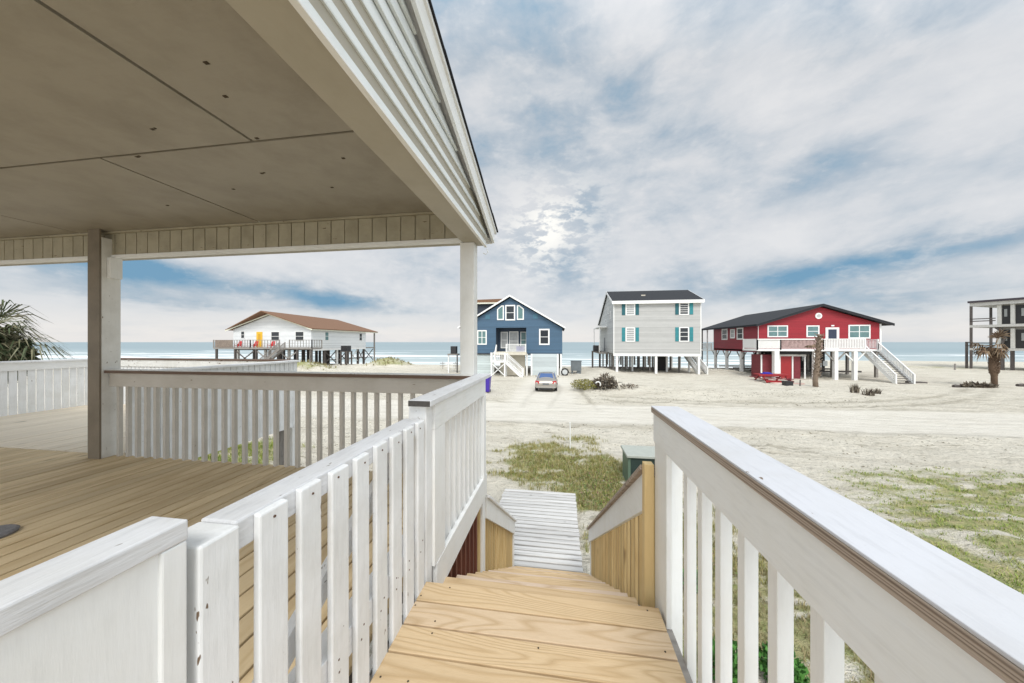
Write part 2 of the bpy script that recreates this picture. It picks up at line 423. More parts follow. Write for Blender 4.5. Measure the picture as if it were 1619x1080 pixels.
# stair rails ---------------------------------------------------
def stair_rail(xi, sgn, y0, y1, label, cap_y0):
    """xi: inner face of the fascia; sgn +1: rail stands to the right"""
    r = thing('stair_railing', label, 'railing', (xi+sgn*.04, y1, -4.15), 'railings down the entry stairs')
    s = rise/run; top = lambda y: stair_z(y)+(.805 if sgn > 0 else .83)
    x0, x1 = (xi, xi+.03) if sgn > 0 else (xi-.03, xi)
    build(MB().prism([(cap_y0, top(cap_y0)-.03), (y1, top(y1)-.03), (y1, top(y1)-.255), (cap_y0, top(cap_y0)-.255)], 'x', x0, x1), 'fascia', white_y, r, .002)
    c0, c1 = (xi-.03, xi+.11) if sgn > 0 else (xi-.11, xi+.03)
    build(MB().prism([(cap_y0, top(cap_y0)-.03), (y1+.05, top(y1+.05)-.03), (y1+.05, top(y1+.05)), (cap_y0, top(cap_y0)+.004)], 'x', c0, c1), 'handrail', edge_y if sgn > 0 else old_y, r, .003)
    y = y0 + .06
    bx0, bx1 = (x0+.033, x0+.073) if sgn > 0 else (x1-.073, x1-.033)
    while y < y1-.12:
        zt = top(y)-.06 if y > cap_y0 else -1.62
        zb = max(stair_z(y)-.34, -4.17)
        build(MB().box(bx0, bx1, y, y+.036, zb, zt), 'baluster', new_z if (y > 3.2 or sgn > 0) else red_z, r, .002)
        y += .128
    build(MB().box(bx0-.005, bx1+.02, y1-.09, y1, -4.17, top(y1)-.03), 'end_post', white_z, r, .003)
    build(MB().prism([(y0+.02, stair_z(y0)-.10), (y1-.1, -4.06), (y1-.1, -4.16), (y0+.02, stair_z(y0)-.28)], 'x', bx0-.0+sgn*.041, bx1+sgn*.03), 'lower_rail', new_z, r)
    return r
rr = stair_rail(.50, 1, 1.98, 5.80, 'new pine stair railing with white fascia and bare honey post, right of the steps', 2.0)
build(MB().box(.478, .53, 1.93, 1.985, -1.60, -.697), 'top_post', new_z, rr, .003)
lr = stair_rail(-.79, -1, 2.05, 5.70, 'pine stair railing with white fascia, left of the lower steps', 3.46)
build(MB().box(-.93, -.80, 3.30, 3.42, -4.2, -1.62), 'support_post', white_z, lr, .003)

# right level railing --------------------------------------------
r = thing('deck_railing', 'white level railing with bare wood cap edge beside the landing on the right', 'railing', (.6, .5, FZ), 'white railings of the decks')
build(MB().box(.519, .665, -1.0, 1.95, -.3725, -.365), 'cap_board', cap_y, r, .002)
build(MB().box(.5185, .663, -1.0, 1.948, -.4005, -.373), 'cap_edge', edge_y, r, .001)
build(MB().box(.53, .565, -1.0, 1.945, -.565, -.401), 'fascia', white_y, r, .002)
build(MB().box(.53, .565, -1.0, 1.80, FZ-.22, FZ-.045), 'rim_board', white_y, r, .002)
build(MB().box(.566, .656, 1.855, 1.945, -4.15, -.401), 'post', white_z, r, .003)
build(MB().box(.537, .565, 1.74, 1.943, -1.60, -.566), 'post', white_z, r, .003)
b0 = build(MB().box(.566, .606, 1.55, 1.59, FZ-.2, -.43), 'baluster', white_z, r, .002)
for i in range(1, 16): inst(b0, None, r, shift=(0, -.152*i, 0))

# near picket fence ------------------------------------------------
fn = thing('picket_fence', 'old white painted picket fence with narrow gaps along the left of the landing', 'fence', (-.83, 1.1, FZ))
build(MB().box(-.912, -.806, .70, 1.80, -.53, -.452), 'top_rail', capold_y, fn, .006)
build(MB().box(-.90, -.806, .70, 1.80, -1.22, -1.11), 'lower_rail', old_y, fn, .004)
build(MB().beam((-.856, .72, -1.07), (-.856, 1.66, -.56), .035, .09), 'brace', old_y, fn, .003)
build(MB().box(-.905, -.786, .604, .695, FZ-.04, -.4535), 'end_post', old_z, fn, .006)
y = .745; i = 0
while y < 1.79:
    h = random.uniform(-.008, .006)
    w = .088 + random.uniform(-.005, .004)
    lean = random.uniform(-.003,.003)
    zt = -.452+h*.5
    pk = MB().add([(-.806,y,FZ-.04),(-.782,y,FZ-.04),(-.782,y+w,FZ-.04),(-.806,y+w,FZ-.04),(-.806,y+lean,zt),(-.784,y+lean,zt-.004),(-.784,y+w+lean,zt-.004),(-.806,y+w+lean,zt)],
                  [(0,3,2,1),(4,5,6,7),(0,1,5,4),(1,2,6,5),(2,3,7,6),(3,0,4,7)])
    po_ = build(pk, 'picket', old_z, fn, .005)
    for zn in (-.487, -1.145, -1.19):
        yn = y+w*random.uniform(.3,.7); zn += random.uniform(-.008,.008)
        build(MB().tube([(-.7845,yn,zn),(-.7812,yn,zn)], .0038, 8), 'nail_head', rust, po_)
    y += .1375; i += 1
build(MB().box(-.90, -.786, 1.825, 1.915, FZ-.2, -.379), 'end_post', old_z, fn, .006)
# gate
gt = thing('panelled_gate', 'solid white panelled gate standing open in the near left corner', 'gate', (-.84, .2, FZ))
build(MB().box(-.872, -.800, -.7, .575, FZ+.03, -.424), 'panel', white_z, gt, .002)
build(MB().box(-.885, -.790, -.7, .585, -.4235, -.38), 'top_rail', capold_y, gt, .004)
build(MB().box(-.884, -.7915, .538, .584, FZ+.02, -.4245), 'stile', white_z, gt, .004)

# raised railing beyond the fence (beside the stairs) ---------------
ur = thing('deck_railing', 'white railing with dark cracked cap end, by the porch corner post above the steps', 'railing', (-.83, 2.6, FZ), 'white railings of the decks')
build(MB().box(-.882, -.742, 1.785, 3.44, -.378, -.342), 'cap_board', capold_y, ur, .004)
build(MB().box(-.878, -.746, 1.779, 1.785, -.376, -.344), 'cap_end', dark_end, ur)
build(MB().box(-.80, -.768, 1.917, 3.30, -.545, -.379), 'fascia', white_y, ur, .002)
build(MB().box(-.80, -.768, 1.95, 3.36, -1.62, -1.40), 'rim_board', white_y, ur, .002)
build(MB().box(-.805, -.770, 1.918, 2.10, -1.4, -.546), 'post', white_z, ur, .003)
build(MB().box(-.81, -.765, 3.22, 3.31, -1.4, -.546), 'post', white_z, ur, .003)
b0 = build(MB().box(-.84, -.80, 2.15, 2.19, -1.60, -.43), 'baluster', white_z, ur, .002)
for i in range(1, 9): inst(b0, None, ur, shift=(0, .128*i, 0))

# ------------------------------------------------------------------ porch deck and sun deck
pd = thing('porch_deck', 'honey brown board floor of the covered porch', 'deck', (-5, 1.5, -4.1))
mb = MB(); x = -.905
while x > -11.2:
    mb.box(x-.131, x, -1.2, 3.30, FZ-.036, FZ+random.uniform(-.002,.002)); x -= .1455
build(mb, 'decking', deck_y, pd, .005)
mb = MB()
for y in (-1.1, -.5, .1, .7, 1.3, 1.9, 2.5): mb.box(-11.2, -.87, y, y+.04, FZ-.24, FZ-.037)
build(mb, 'joist', dark_w, pd)
build(MB().box(-11.2, -.81, 3.262, 3.30, FZ-.3, FZ-.037), 'rim_board', white_x, pd)
build(MB().box(-.868, -.83, -1.2, 3.261, FZ-.3, FZ-.037), 'rim_board', white_y, pd)
for x in (-3.2, -5.6, -8): build(MB().box(x-.07, x+.07, 3.1, 3.24, -4.2, FZ-.25), 'support_post', grey_w, pd)

sd = thing('sun_deck', 'sun bleached board floor of the open deck beyond the left porch post', 'deck', (-8, 4.7, -4.1))
mb = MB(); x = -5.53
while x > -10.5:
    mb.box(x-.134, x, 3.306, 6.02, FZ-.036, FZ+random.uniform(-.002,.002)); x -= .1455
build(mb, 'decking', sun_y, sd, .002)
build(MB().box(-10.6, -5.55, 5.98, 6.02, FZ-.3, FZ-.037), 'rim_board', white_x, sd)
build(MB().box(-10.6, -5.55, 4.5, 4.54, FZ-.3, FZ-.037), 'joist', white_x, sd)
for x in (-10.3, -5.7): build(MB().box(x-.07, x+.07, 5.8, 5.94, -4.2, FZ-.3), 'support_post', grey_w, sd)

# porch front railing: balusters seen from the shaded side
pr = thing('deck_railing', 'shaded railing with dark cap running across the porch between its two posts', 'railing', (-3.2, 3.24, FZ), 'white railings of the decks')
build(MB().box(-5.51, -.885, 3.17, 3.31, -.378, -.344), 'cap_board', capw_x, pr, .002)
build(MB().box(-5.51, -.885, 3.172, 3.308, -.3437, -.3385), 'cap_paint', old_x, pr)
build(MB().box(-5.51, -.885, 3.215, 3.25, -.545, -.379), 'fascia', taupe_shade, pr, .002)
b0 = build(MB().box(-5.46, -5.42, 3.251, 3.291, -1.52, -.43), 'baluster', taupe_shade, pr, .002)
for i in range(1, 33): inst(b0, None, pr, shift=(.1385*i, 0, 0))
# sun deck right side railing (white wide pickets, down past the rim)
sr = thing('deck_railing', 'white picket sided railing of the sun deck, seen through the porch railing', 'railing', (-5.5, 4.6, FZ), 'white railings of the decks')
build(MB().box(-5.56, -5.42, 3.38, 6.08, -.415, -.379), 'cap_board', old_y, sr, .003)
build(MB().box(-5.53, -5.51, 3.38, 6.02, -.60, -.416), 'fascia', white_y, sr, .002)
build(MB().box(-5.545, -5.51, 3.38, 6.02, -1.50, -1.40), 'lower_rail', white_y, sr, .002)
b0 = build(MB().box(-5.509, -5.489, 3.40, 3.498, -1.77, -.417), 'picket', old_z, sr, .002)
for i in range(1, 25): inst(b0, None, sr, shift=(0, .1075*i, 0))
build(MB().box(-5.60, -5.51, 5.98, 6.06, -4.2, -.416), 'end_post', white_z, sr, .003)
# far railing of sun deck
fr_ = thing('deck_railing', 'white railing along the seaward edge of the sun deck', 'railing', (-8, 6, FZ), 'white railings of the decks')
build(MB().box(-10.62, -5.57, 5.95, 6.09, -.40, -.366), 'cap_board', capw_x, fr_, .003)
build(MB().box(-10.62, -5.61, 5.965, 5.985, -.55, -.401), 'fascia', old_x, fr_, .002)
b0 = build(MB().box(-10.5, -10.41, 5.986, 6.006, -1.5, -.41), 'picket', old_z, fr_, .002)
for i in range(1, 45): inst(b0, None, fr_, shift=(.109*i, 0, 0))
# left railing of sun deck / porch
lf = thing('deck_railing', 'white close-boarded railing at the far left end of the decks', 'railing', (-10.55, 3, FZ), 'white railings of the decks')
build(MB().box(-10.62, -10.48, .2, 5.94, -.405, -.37), 'cap_board', old_y, lf, .003)
build(MB().box(-10.625, -10.619, .2, 5.94, -.404, -.371), 'cap_edge', capw_x, lf)
build(MB().box(-10.53, -10.51, .2, 5.94, -.56, -.406), 'fascia', white_y, lf, .002)
b0 = build(MB().box(-10.56, -10.54, .25, .345, -1.5, -.42), 'picket', old_z, lf, .002)
for i in range(1, 50): inst(b0, None, lf, shift=(0, .1125*i, 0))

lid = thing('round_lid', 'dark grey round lid lying on the porch boards at the left edge', 'lid', (-4.12, 1.76, FZ))
a = MB().tube([(-4.12,1.76,FZ+.002),(-4.12,1.76,FZ+.018),(-4.12,1.76,FZ+.03)], [.13,.135,.12], 28)
build(a, 'disc', plain('pitted_grey_metal', (.17,.165,.17), .7, .6, 30, bump=.6), lid)
build(MB().tube([(-4.12,1.76,FZ+.03),(-4.12,1.76,FZ+.042)], [.03,.025], 12), 'knob', dkgrey, lid)

# ------------------------------------------------------------------ porch roof
pf = thing('porch_roof', 'covered porch roof with shade-toned ceiling, vinyl gable siding and square posts', 'porch', (-5, 1.5, FZ))
CZ = 1.375
mb = MB()
def row(y0, y1, x0, pit=2.44):
    x = x0
    mb.box(x+.011, -1.04, y0+.010, y1-.010, CZ, CZ+.02)
    while x > -12:
        mb.box(x-pit+.011, x-.011, y0+.010, y1-.010, CZ+random.uniform(-.002,.002), CZ+.02); x -= pit
row(1.93, 3.27, -3.40, 2.6); row(.71, 1.93, -2.08); row(-.51, .71, -3.3)
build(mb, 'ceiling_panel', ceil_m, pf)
build(MB().box(-12, -1.0, -.6, 3.4, CZ+.021, CZ+.05), 'ceiling_backing', seam_m, pf)
mb = MB()
for x, y in ((-1.95,1.0),(-1.72,1.35),(-1.85,1.55),(-2.6,1.72),(-3.1,1.96),(-2.02,1.9),(-2.4,2.3),(-2.9,2.5),(-2.0,2.6),(-3.9,2.7),(-1.6,2.2),(-1.5,1.0),(-2.9,1.1),(-3.8,1.4)):
    mb.box(x-.012, x+.012, y-.008, y+.008, CZ-.003, CZ+.001); 
    if random.random() < .5: mb.box(x+.02, x+.035, y-.012, y+.0, CZ-.003, CZ+.001)
build(mb, 'nail_spot', seam_m, pf)
# front beam: beadboard face towards the porch
mb = MB().box(-12, -.98, 3.262, 3.42, 1.06, CZ-.001)
build(mb, 'front_beam', tan_x, pf)
mb = MB(); x = -1.03
while x > -12:
    mb.box(x-.158, x-.004, 3.250, 3.2615, 1.085, CZ-.025); x -= .165
build(mb, 'beadboard', tan_x, pf, .003)
build(MB().box(-12, -1.0, 3.238, 3.30, 1.045, 1.084), 'beam_trim', white_x, pf, .003)
build(MB().box(-12, -1.06, 3.225, 3.2615, CZ-.024, CZ-.001), 'crown_trim', tan_x, pf, .004)
# side beam (soffit of it seen from below)
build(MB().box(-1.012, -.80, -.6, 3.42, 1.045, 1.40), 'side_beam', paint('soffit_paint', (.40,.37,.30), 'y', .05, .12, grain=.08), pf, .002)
build(MB().box(-1.05, -1.013, -.6, 3.25, CZ-.05, CZ-.002), 'soffit_trim', tan_x, pf, .003)
build(MB().box(-.812, -.784, -.6, 3.44, 1.032, 1.0445), 'corner_trim', white_y, pf, .002)
# gable siding: lapped courses clipped by the roof slope
SL = .31
def roofz(y): return 1.30 + (3.58-y)*SL       # underside line of the rake
mb = MB(); z = 1.048
while z < 2.7:
    yt = min(3.44, 3.58-(z+.11-1.30+.16)/SL + .35)
    if yt > -1.9:
        a, b_ = z, z+.113
        mb.add([(-.790,-.6,a),(-.790,yt+.02,a),(-.812,yt-.30 if b_>1.3 else yt,b_),(-.812,-.6,b_),(-.806,-.6,a),(-.806,yt+.02,a)],
               [(0,1,2,3),(0,4,5,1)])
        mb.box(-.806, -.7905, -.6, yt+.02, a-.006, a+.004)
    z += .113
build(mb, 'gable_siding', vinyl, pf)
y0, y1 = -.7, 3.60
build(MB().prism([(y0, roofz(y0)-.02), (y1, roofz(y1)-.02), (y1, roofz(y1)-.17), (y0, roofz(y0)-.17)], 'x', -.76, -.735), 'rake_board', white_y, pf, .002)
build(MB().prism([(y0, roofz(y0)-.055), (3.45, roofz(3.45)-.055), (3.45, roofz(3.45)-.07), (y0, roofz(y0)-.07)], 'x', -.82, -.761), 'rake_soffit', white_y, pf)
build(MB().prism([(y0, roofz(y0)), (3.66, roofz(3.66)), (3.66, roofz(3.66)-.03), (y0, roofz(y0)-.03)], 'x', -.72, -12), 'roof_deck', white_y, pf)
mb = MB(); y = 3.68
while y > -.5:
    mb.prism([(y-.30, roofz(y-.30)+.012), (y, roofz(y)+.003), (y, roofz(y)+.016), (y-.30, roofz(y-.30)+.018)], 'x', -.705-random.uniform(0,.008), -12); y -= .145
build(mb, 'shingle', shingle_k, pf)
build(MB().box(-12, -.762, 3.60, 3.62, roofz(3.6)-.17, roofz(3.6)-.02), 'eave_fascia', white_x, pf, .002)
build(MB().box(-12, -.80, 3.425, 3.598, 1.17, 1.185), 'eave_soffit', white_x, pf)
mb = MB(); mb.tube([(-.79,3.45,1.02),(-.775,3.45,.985),(-.80,3.45,.96),(-.83,3.45,.975)], .005, 6)
build(mb, 'gutter_hook', white_z, pf)
# posts
p1 = build(MB().box(-1.035, -.885, 3.27, 3.41, FZ, 1.044), 'post', paint('post_paint_white', (.70,.70,.67), 'z', .1, .12), pf, .004)
mb = MB().box(-5.64, -5.522, 3.155, 3.33, FZ, 1.28)
build(mb, 'post', paint('post_paint_old', (.74,.735,.70), 'z', .3, .2), pf, .004)
build(MB().box(-5.70, -5.5225, 3.135, 3.1545, FZ, CZ-.001), 'post_shade_face', paint('post_shade_tone', (.20,.165,.12), 'z', .0, .3), pf, .002)  # thin board coloured dark as the post's shaded inner face
build(MB().box(-5.521, -5.46, 3.20, 3.31, .79, 1.044), 'bracket', white_z, pf, .004)


# ------------------------------------------------------------------ boardwalk
bw = thing('boardwalk', 'grey weathered plank boardwalk at the foot of the stairs', 'boardwalk', (-.55, 7.5, -4.2))
y = 5.86; i = 0
while y < 9.12:
    dz = random.uniform(-.006,.006); a = random.uniform(-.006,.006)
    x0 = -1.56+random.uniform(-.015,.015); x1 = .42+random.uniform(-.015,.012)
    q = MB().add([(x0,y,-4.228),(x1,y+a,-4.228),(x1,y+a+.118,-4.228),(x0,y+.118,-4.228),(x0,y,-4.19+dz),(x1,y+a,-4.19),(x1,y+a+.118,-4.19),(x0,y+.118,-4.19+dz)],
                 [(0,3,2,1),(4,5,6,7),(0,1,5,4),(1,2,6,5),(2,3,7,6),(3,0,4,7)])
    build(q, 'plank', walk_x, bw, .009); y += .156
for x in (-1.5, -.55, .34): build(MB().box(x, x+.04, 5.9, 9.1, -4.33, -4.232), 'bearer', dark_w, bw)

# ------------------------------------------------------------------ shared builders for the houses
def window(parent, M, w, h, glass=glass_d, fw=.11, cols=1, bars=1, name='window', blinds=False):
    """M maps local (x right, y inward, z up) with origin at the window's lower left on the wall plane"""
    a = MB(M); d = .05
    a.box(-fw, w+fw, -d, .0, -fw, 0); a.box(-fw, w+fw, -d, 0, h, h+fw)
    a.box(-fw, 0, -d+.003, 0, 0, h); a.box(w, w+fw, -d+.003, 0, 0, h)
    for c in range(1, cols): a.box(w*c/cols-.04, w*c/cols+.04, -d+.006, 0, 0, h)
    f = build(a, name, wtrim, parent)
    a = MB(M)
    for k in range(1, bars+1): a.box(.001, w-.001, -.032, -.002, h*k/(bars+1)-.03, h*k/(bars+1)+.03)
    build(a, 'glazing_bar', wtrim, f)
    build(MB(M).box(.0, w, -.018, -.004, 0, h), 'pane', glass, f)
    return f
def TM(x, y, z, rot=0): return Matrix.Translation((x, y, z)) @ Matrix.Rotation(rot, 4, 'Z')
def picket_rail(parent, p, q, h=.95, sp=.18, m=wtrim, name='railing', w=.05, top=.07):
    """simple rail between two floor points (may slope)"""
    p = Vector(p); q = Vector(q); a = MB()
    up = Vector((0,0,h)); d = q-p; n = max(2, int(d.length/sp))
    a.beam(p+up, q+up, .10, top); a.beam(p+Vector((0,0,.12)), q+Vector((0,0,.12)), .05, .08)
    f = build(a, name, m, parent)
    a = MB()
    for i in range(1, n):
        b_ = p+d*i/n; a.box(b_.x-w/2, b_.x+w/2, b_.y-w/2, b_.y+w/2, b_.z+.12, b_.z+h-.03)
    build(a, 'balusters', m, f)
    for b_ in (p, q): build(MB().box(b_.x-.06, b_.x+.06, b_.y-.06, b_.y+.06, b_.z-.1, b_.z+h+.06), 'newel_post', m, f)
    return f
def flight(parent, p, q, width, dirx, m=wtrim, tread=grey_w, rail=True, nst=None):
    """steps from top p to foot q (centre line); dirx: True if it runs along X"""
    p = Vector(p); q = Vector(q); d = q-p; n = nst or max(3, int(abs(d.z)/.19))
    side = Vector((0,1,0)) if dirx else Vector((1,0,0))
    f = build(MB().beam(p+side*width/2-Vector((0,0,.12)), q+side*width/2-Vector((0,0,.12)), .06, .28).beam(p-side*width/2-Vector((0,0,.12)), q-side*width/2-Vector((0,0,.12)), .06, .28), 'stair_stringer', m, parent)
    a = MB()
    for i in range(1, n+1):
        c = p+d*(i-.5)/n; c.z = p.z + d.z*i/n
        if dirx: a.box(c.x-.15, c.x+.15, c.y-width/2+.04, c.y+width/2-.04, c.z-.02, c.z+.02)
        else: a.box(c.x-width/2+.04, c.x+width/2-.04, c.y-.15, c.y+.15, c.z-.02, c.z+.02)
    build(a, 'steps', tread, f)
    if rail:
        for s in (-1, 1): picket_rail(parent, p+side*s*(width/2+.04), q+side*s*(width/2+.04), .9, .2, m, 'stair_rail')
    return f
def pile(parent, x, y, z0, z1, m, r=.13, brace=0, name='piling', sq=True):
    a = MB()
    if sq: a.box(x-r, x+r, y-r, y+r, z0, z1)
    else: a.tube([(x,y,z0),(x,y,z1)], r, 10)
    return build(a, name, m, parent)
GZ = -4.3

# ------------------------------------------------------------------ blue house
h = thing('blue_house', 'dark blue gabled beach house with white trim and white front stairs', 'house', (-6, 44, -4.1))
x0, x1, xm = -12.35, .31, -6.16; y0, y1 = 40.0, 52.0; zf = -1.43; ze = 1.72; zp = 5.55
sl = (zp-ze)/(x1-xm); slL = sl
out = [(x0, zf), (x1, zf), (x1, ze), (xm, zp), (x0, zp-(xm-x0)*slL)]
# front wall with a recessed porch opening
ox0, ox1, oz0, oz1 = -7.98, -4.13, -1.2, 1.80
a = MB()
a.prism([(x0,zf),(ox0,zf),(ox0,oz1),(x0,oz1)], 'y', y0, y0+.15)
xs_ = x1-(oz1-ze)/sl
a.prism([(ox1,zf),(x1,zf),(x1,ze),(xs_,oz1),(ox1,oz1)], 'y', y0, y0+.15)
a.prism([(x0,oz1),(xs_,oz1),(xm,zp),(x0,max(oz1+.01, zp-(xm-x0)*slL))], 'y', y0+.0, y0+.149)
build(a, 'front_wall', blue_s, h)
a = MB().box(x0, x0+.15, y0+.151, y1, zf, 1.6).box(x1-.15, x1, y0+.151, y1, zf, ze).box(x0+.151, x1-.151, y1-.15, y1-.01, zf, 1.7)
build(a, 'side_wall', blue_s, h)
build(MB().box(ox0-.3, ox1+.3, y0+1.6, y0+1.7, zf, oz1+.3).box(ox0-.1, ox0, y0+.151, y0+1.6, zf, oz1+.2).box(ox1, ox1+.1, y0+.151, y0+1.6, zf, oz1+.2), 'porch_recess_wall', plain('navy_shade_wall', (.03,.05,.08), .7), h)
build(MB().box(ox0-.1, ox1+.1, y0-1.0, y0+1.6, zf-.15, zf+.22), 'porch_floor', beige, h)
for wx, ww, g in ((-7.55,.75,glass_w), (-6.45,1.05,glass_w), (-4.95,.6,glass_g)):
    window(h, TM(wx, y0+1.595, -.7 if ww < 1 else -1.0), ww, 1.95 if ww < 1 else 2.3, g, .09, 1, 1)
window(h, TM(-2.36, y0, -.18), .95, 1.65, glass_d, .17); window(h, TM(-10.25, y0, -.18), .95, 1.55, glass_g, .15, 2)
window(h, TM(-6.62, y0, 2.88), .95, 1.62, glass_d, .16)
for sx_, xa in ((1, -7.82), (-1, -4.42)):     # the two small windows with a sloping head
    q = lambda u: xa + sx_*u
    a = MB()
    for inn, o in (((.14,.13,.65,.13), None),):
        pts_o = [(q(0),2.78),(q(.88),2.78),(q(.88),4.62),(q(.55),4.62),(q(0),4.15)]
        a.prism(pts_o, 'y', y0-.05, y0-.001)
    f = build(a, 'window', wtrim, h)
    build(MB().prism([(q(.15),2.93),(q(.73),2.93),(q(.73),4.47),(q(.60),4.47),(q(.15),4.10)], 'y', y0-.056, y0-.051), 'pane', glass_g, f)
for wx in (-9.35, -3.3): build(MB().box(wx, wx+.6, y0-.03, y0-.001, 2.9, 3.5), 'gable_vent', plain('blue_vent', (.05,.14,.2), .6), h)
for s_, xe in ((1, x1+.36), (-1, -12.85)):
    ze2 = zp+.12-abs(xe-xm)*sl
    build(MB().prism([(xm, zp+.12), (xe, ze2), (xe, ze2+.20), (xm, zp+.34)], 'y', y0-.45, y0-.38), 'rake_trim', wtrim, h)
    build(MB().prism([(xm, zp+.20), (xe-.02*s_, ze2+.08), (xe-.02*s_, ze2+.2), (xm, zp+.34)], 'y', y0-.379, y1+.3), 'roof', shingle_k, h)
build(MB().box(-12.3, -7.6, 44.5, 50.5, 2.5, 5.55), 'dormer_wall', plain('dark_dormer_wall', (.03,.04,.055), .7), h)
build(MB().prism([(-12.8, 5.45), (-7.0, 5.55), (-7.0, 6.05), (-12.8, 5.95)], 'y', 44.2, 51), 'dormer_roof', shingle_b, h)
build(MB().box(-12.85, -7.3, 44.1, 44.195, 5.35, 5.55), 'dormer_fascia', cream, h)
# under the house
build(MB().box(-3.36, -.36, y0+.02, y0+.12, -4.3, zf-.02), 'garage_door', siding('white_garage_panel', (.50,.555,.565), .55, dark=.85), h)
build(MB().box(-7.5, -4.3, y0+.4, y0+.5, -4.3, zf-.17), 'lower_panel', beige, h)
build(MB().box(x0+.2, -8.4, y0+.3, y0+.4, -4.3, zf-.02), 'lower_wall', siding('pale_lower_wall', (.55,.62,.62), .3), h)
for x in (-3.46, -.24, .15, -4.05): pile(h, x, y0+.05, GZ, zf-.02, wtrim, .10)
for x in (-12.1, -8.2, -4.2, 0): pile(h, x, y1-.4, -6.2, zf-.02, dark_w, .15)
build(MB().box(x0, x1, y0+.16, y1-.02, zf-.16, zf-.01), 'floor_beam', dark_w, h)
# stairs
build(MB().box(-8.15, -6.35, 37.6, 39.0, -2.42, -2.25), 'stair_landing', wtrim, h)
for x in (-8.05, -6.45): pile(h, x, 37.7, GZ, -1.25, wtrim, .08); pile(h, x, 38.9, GZ, -2.42, wtrim, .08)
build(MB().beam((-7.95,37.7,-3.9), (-6.55,37.7,-2.6), .05, .1).beam((-7.95,37.7,-2.6), (-6.55,37.7,-3.9), .05, .1), 'cross_brace', wtrim, h)
picket_rail(h, (-8.1,37.65,-2.25), (-6.45,37.65,-2.25), .95, .2, grey_w if False else wtrim)
flight(h, (-6.35, 38.3, -2.28), (-4.35, 38.3, -4.1), 1.1, True)
flight(h, (-7.3, 39.6, zf+.15), (-7.3, 38.9, -2.25), 1.1, False, rail=False)
picket_rail(h, (-7.9,39.9,zf+.15), (-7.9,38.95,-2.2), .9, .2); picket_rail(h, (-6.5,39.1,zf+.2), (-4.1,39.1,zf+.2), .95, .14)
build(MB().box(-5.3,-4.3,39.3,39.5,zf+.25,zf+.95), 'porch_chair', plain('blue_red_cushion', (.12,.12,.35), .7, .6), h)
tag(build(MB().box(1.45, 2.75, 42.3, 43.3, -3.7, -2.5).box(1.4, 2.8, 42.25, 43.35, -2.5, -2.42).box(2.2, 2.7, 42.4, 43.2, -4.15, -3.7).box(1.5, 1.7, 42.4, 43.2, -4.15, -3.7), 'equipment_box', plain('slate_box', (.13,.15,.16), .6, .3), None), 'slate grey equipment box on blocks, to the right of the blue house', 'box')
a = MB()
for k in range(24):
    pass
ring = [(.62+.40*math.cos(2*math.pi*k/20), 39.6, -3.62+.40*math.sin(2*math.pi*k/20)) for k in range(21)]
tr = thing('leaning_tyre', 'black tyre standing at the right corner of the blue house', 'tyre', (.62, 39.6, -4.1))
build(MB().tube(ring, .085, 8, False), 'tread_ring', tyre, tr, smooth=True)
build(MB().tube([(.62,39.57,-3.62),(.62,39.63,-3.62)], .30, 18), 'rim', plain('pale_rim', (.5,.52,.52), .5), tr)
ac = thing('air_conditioner', 'black air conditioner on a tall stand left of the blue house', 'air conditioner', (-14.1, 42, -4.1), 'air conditioners beside the beach houses')
build(MB().box(-14.5, -13.75, 41.6, 42.3, -1.55, -.55), 'cabinet', black, ac, .03)
build(MB().box(-14.9, -13.5, 41.5, 42.5, -1.75, -1.56), 'platform', grey_w, ac)
for x in (-14.8, -13.6): pile(ac, x, 41.7, GZ, -1.75, wtrim if x < -14 else dark_w, .07, name='leg')
for k, (x, y) in enumerate(((-17.6,47),(-16.6,46.2),(-15.7,47.4),(-15.2,44.6))):
    tag(build(MB().box(x-.03,x+.03,y-.03,y+.03,-4.4,-3.0).box(x-.45,x+.45,y-.02,y+.0,-3.25,-3.15).box(x-.45,x+.45,y-.02,y+.0,-3.65,-3.57), 'fence_post', wtrim if k % 2 else grey_w), ('white','grey','white','grey')[k*1 % 4] + (' low fence post, farthest left behind the right porch post',' low fence post, second from left between porch post and blue house',' low fence post, third along the short beach fence',' low fence post nearest the blue house')[k], 'fence post', 'fence posts left of the blue house')

# ------------------------------------------------------------------ grey house
h = thing('grey_house', 'tall grey two storey house on white pilings with teal shutters', 'house', (12.5, 50, -4.1))
x0, x1 = 7.0, 17.75; y0, y1 = 44.0, 59.5; zf = -1.5; ze = 5.35; yr = 48.9; zr = 7.25; zb = 3.1
sd_ = [(y0, zf), (y1, zf), (y1, zb), (yr, zr), (y0, ze)]
build(MB().box(x0+.101, x1-.101, y0, y0+.12, zf, ze-.02), 'front_wall', grey_s, h)
build(MB().prism(sd_, 'x', x0, x0+.1), 'side_wall', siding('lit_grey_side', (.56,.57,.55), .16), h)  # siding colour lightened as the side facing the light
build(MB().prism(sd_, 'x', x1-.1, x1), 'side_wall', grey_s, h)
build(MB().box(x0+.101, x1-.101, y1-.1, y1-.01, zf, zb-.02), 'back_wall', grey_s, h)
s1 = (zr-ze)/(yr-y0); s2 = (zr-zb)/(y1-yr)
build(MB().prism([(y0-.35, ze-.35*s1+.02), (yr, zr+.02), (yr, zr+.16), (y0-.35, ze-.35*s1+.16)], 'x', x0-.22, x1+.22), 'roof', shingle_k, h)
build(MB().prism([(y1+.3, zb-.3*s2+.02), (yr+.001, zr+.02), (yr+.001, zr+.16), (y1+.3, zb-.3*s2+.16)], 'x', x0-.22, x1+.22), 'roof', shingle_k, h)
build(MB().box(x0-.22, x1+.22, y0-.40, y0-.351, ze-.38, ze+.02), 'eave_fascia', wtrim, h)
build(MB().box(x0-.2, x1+.2, y0-.35, y0-.001, ze-.36, ze-.30), 'eave_soffit', wtrim, h)
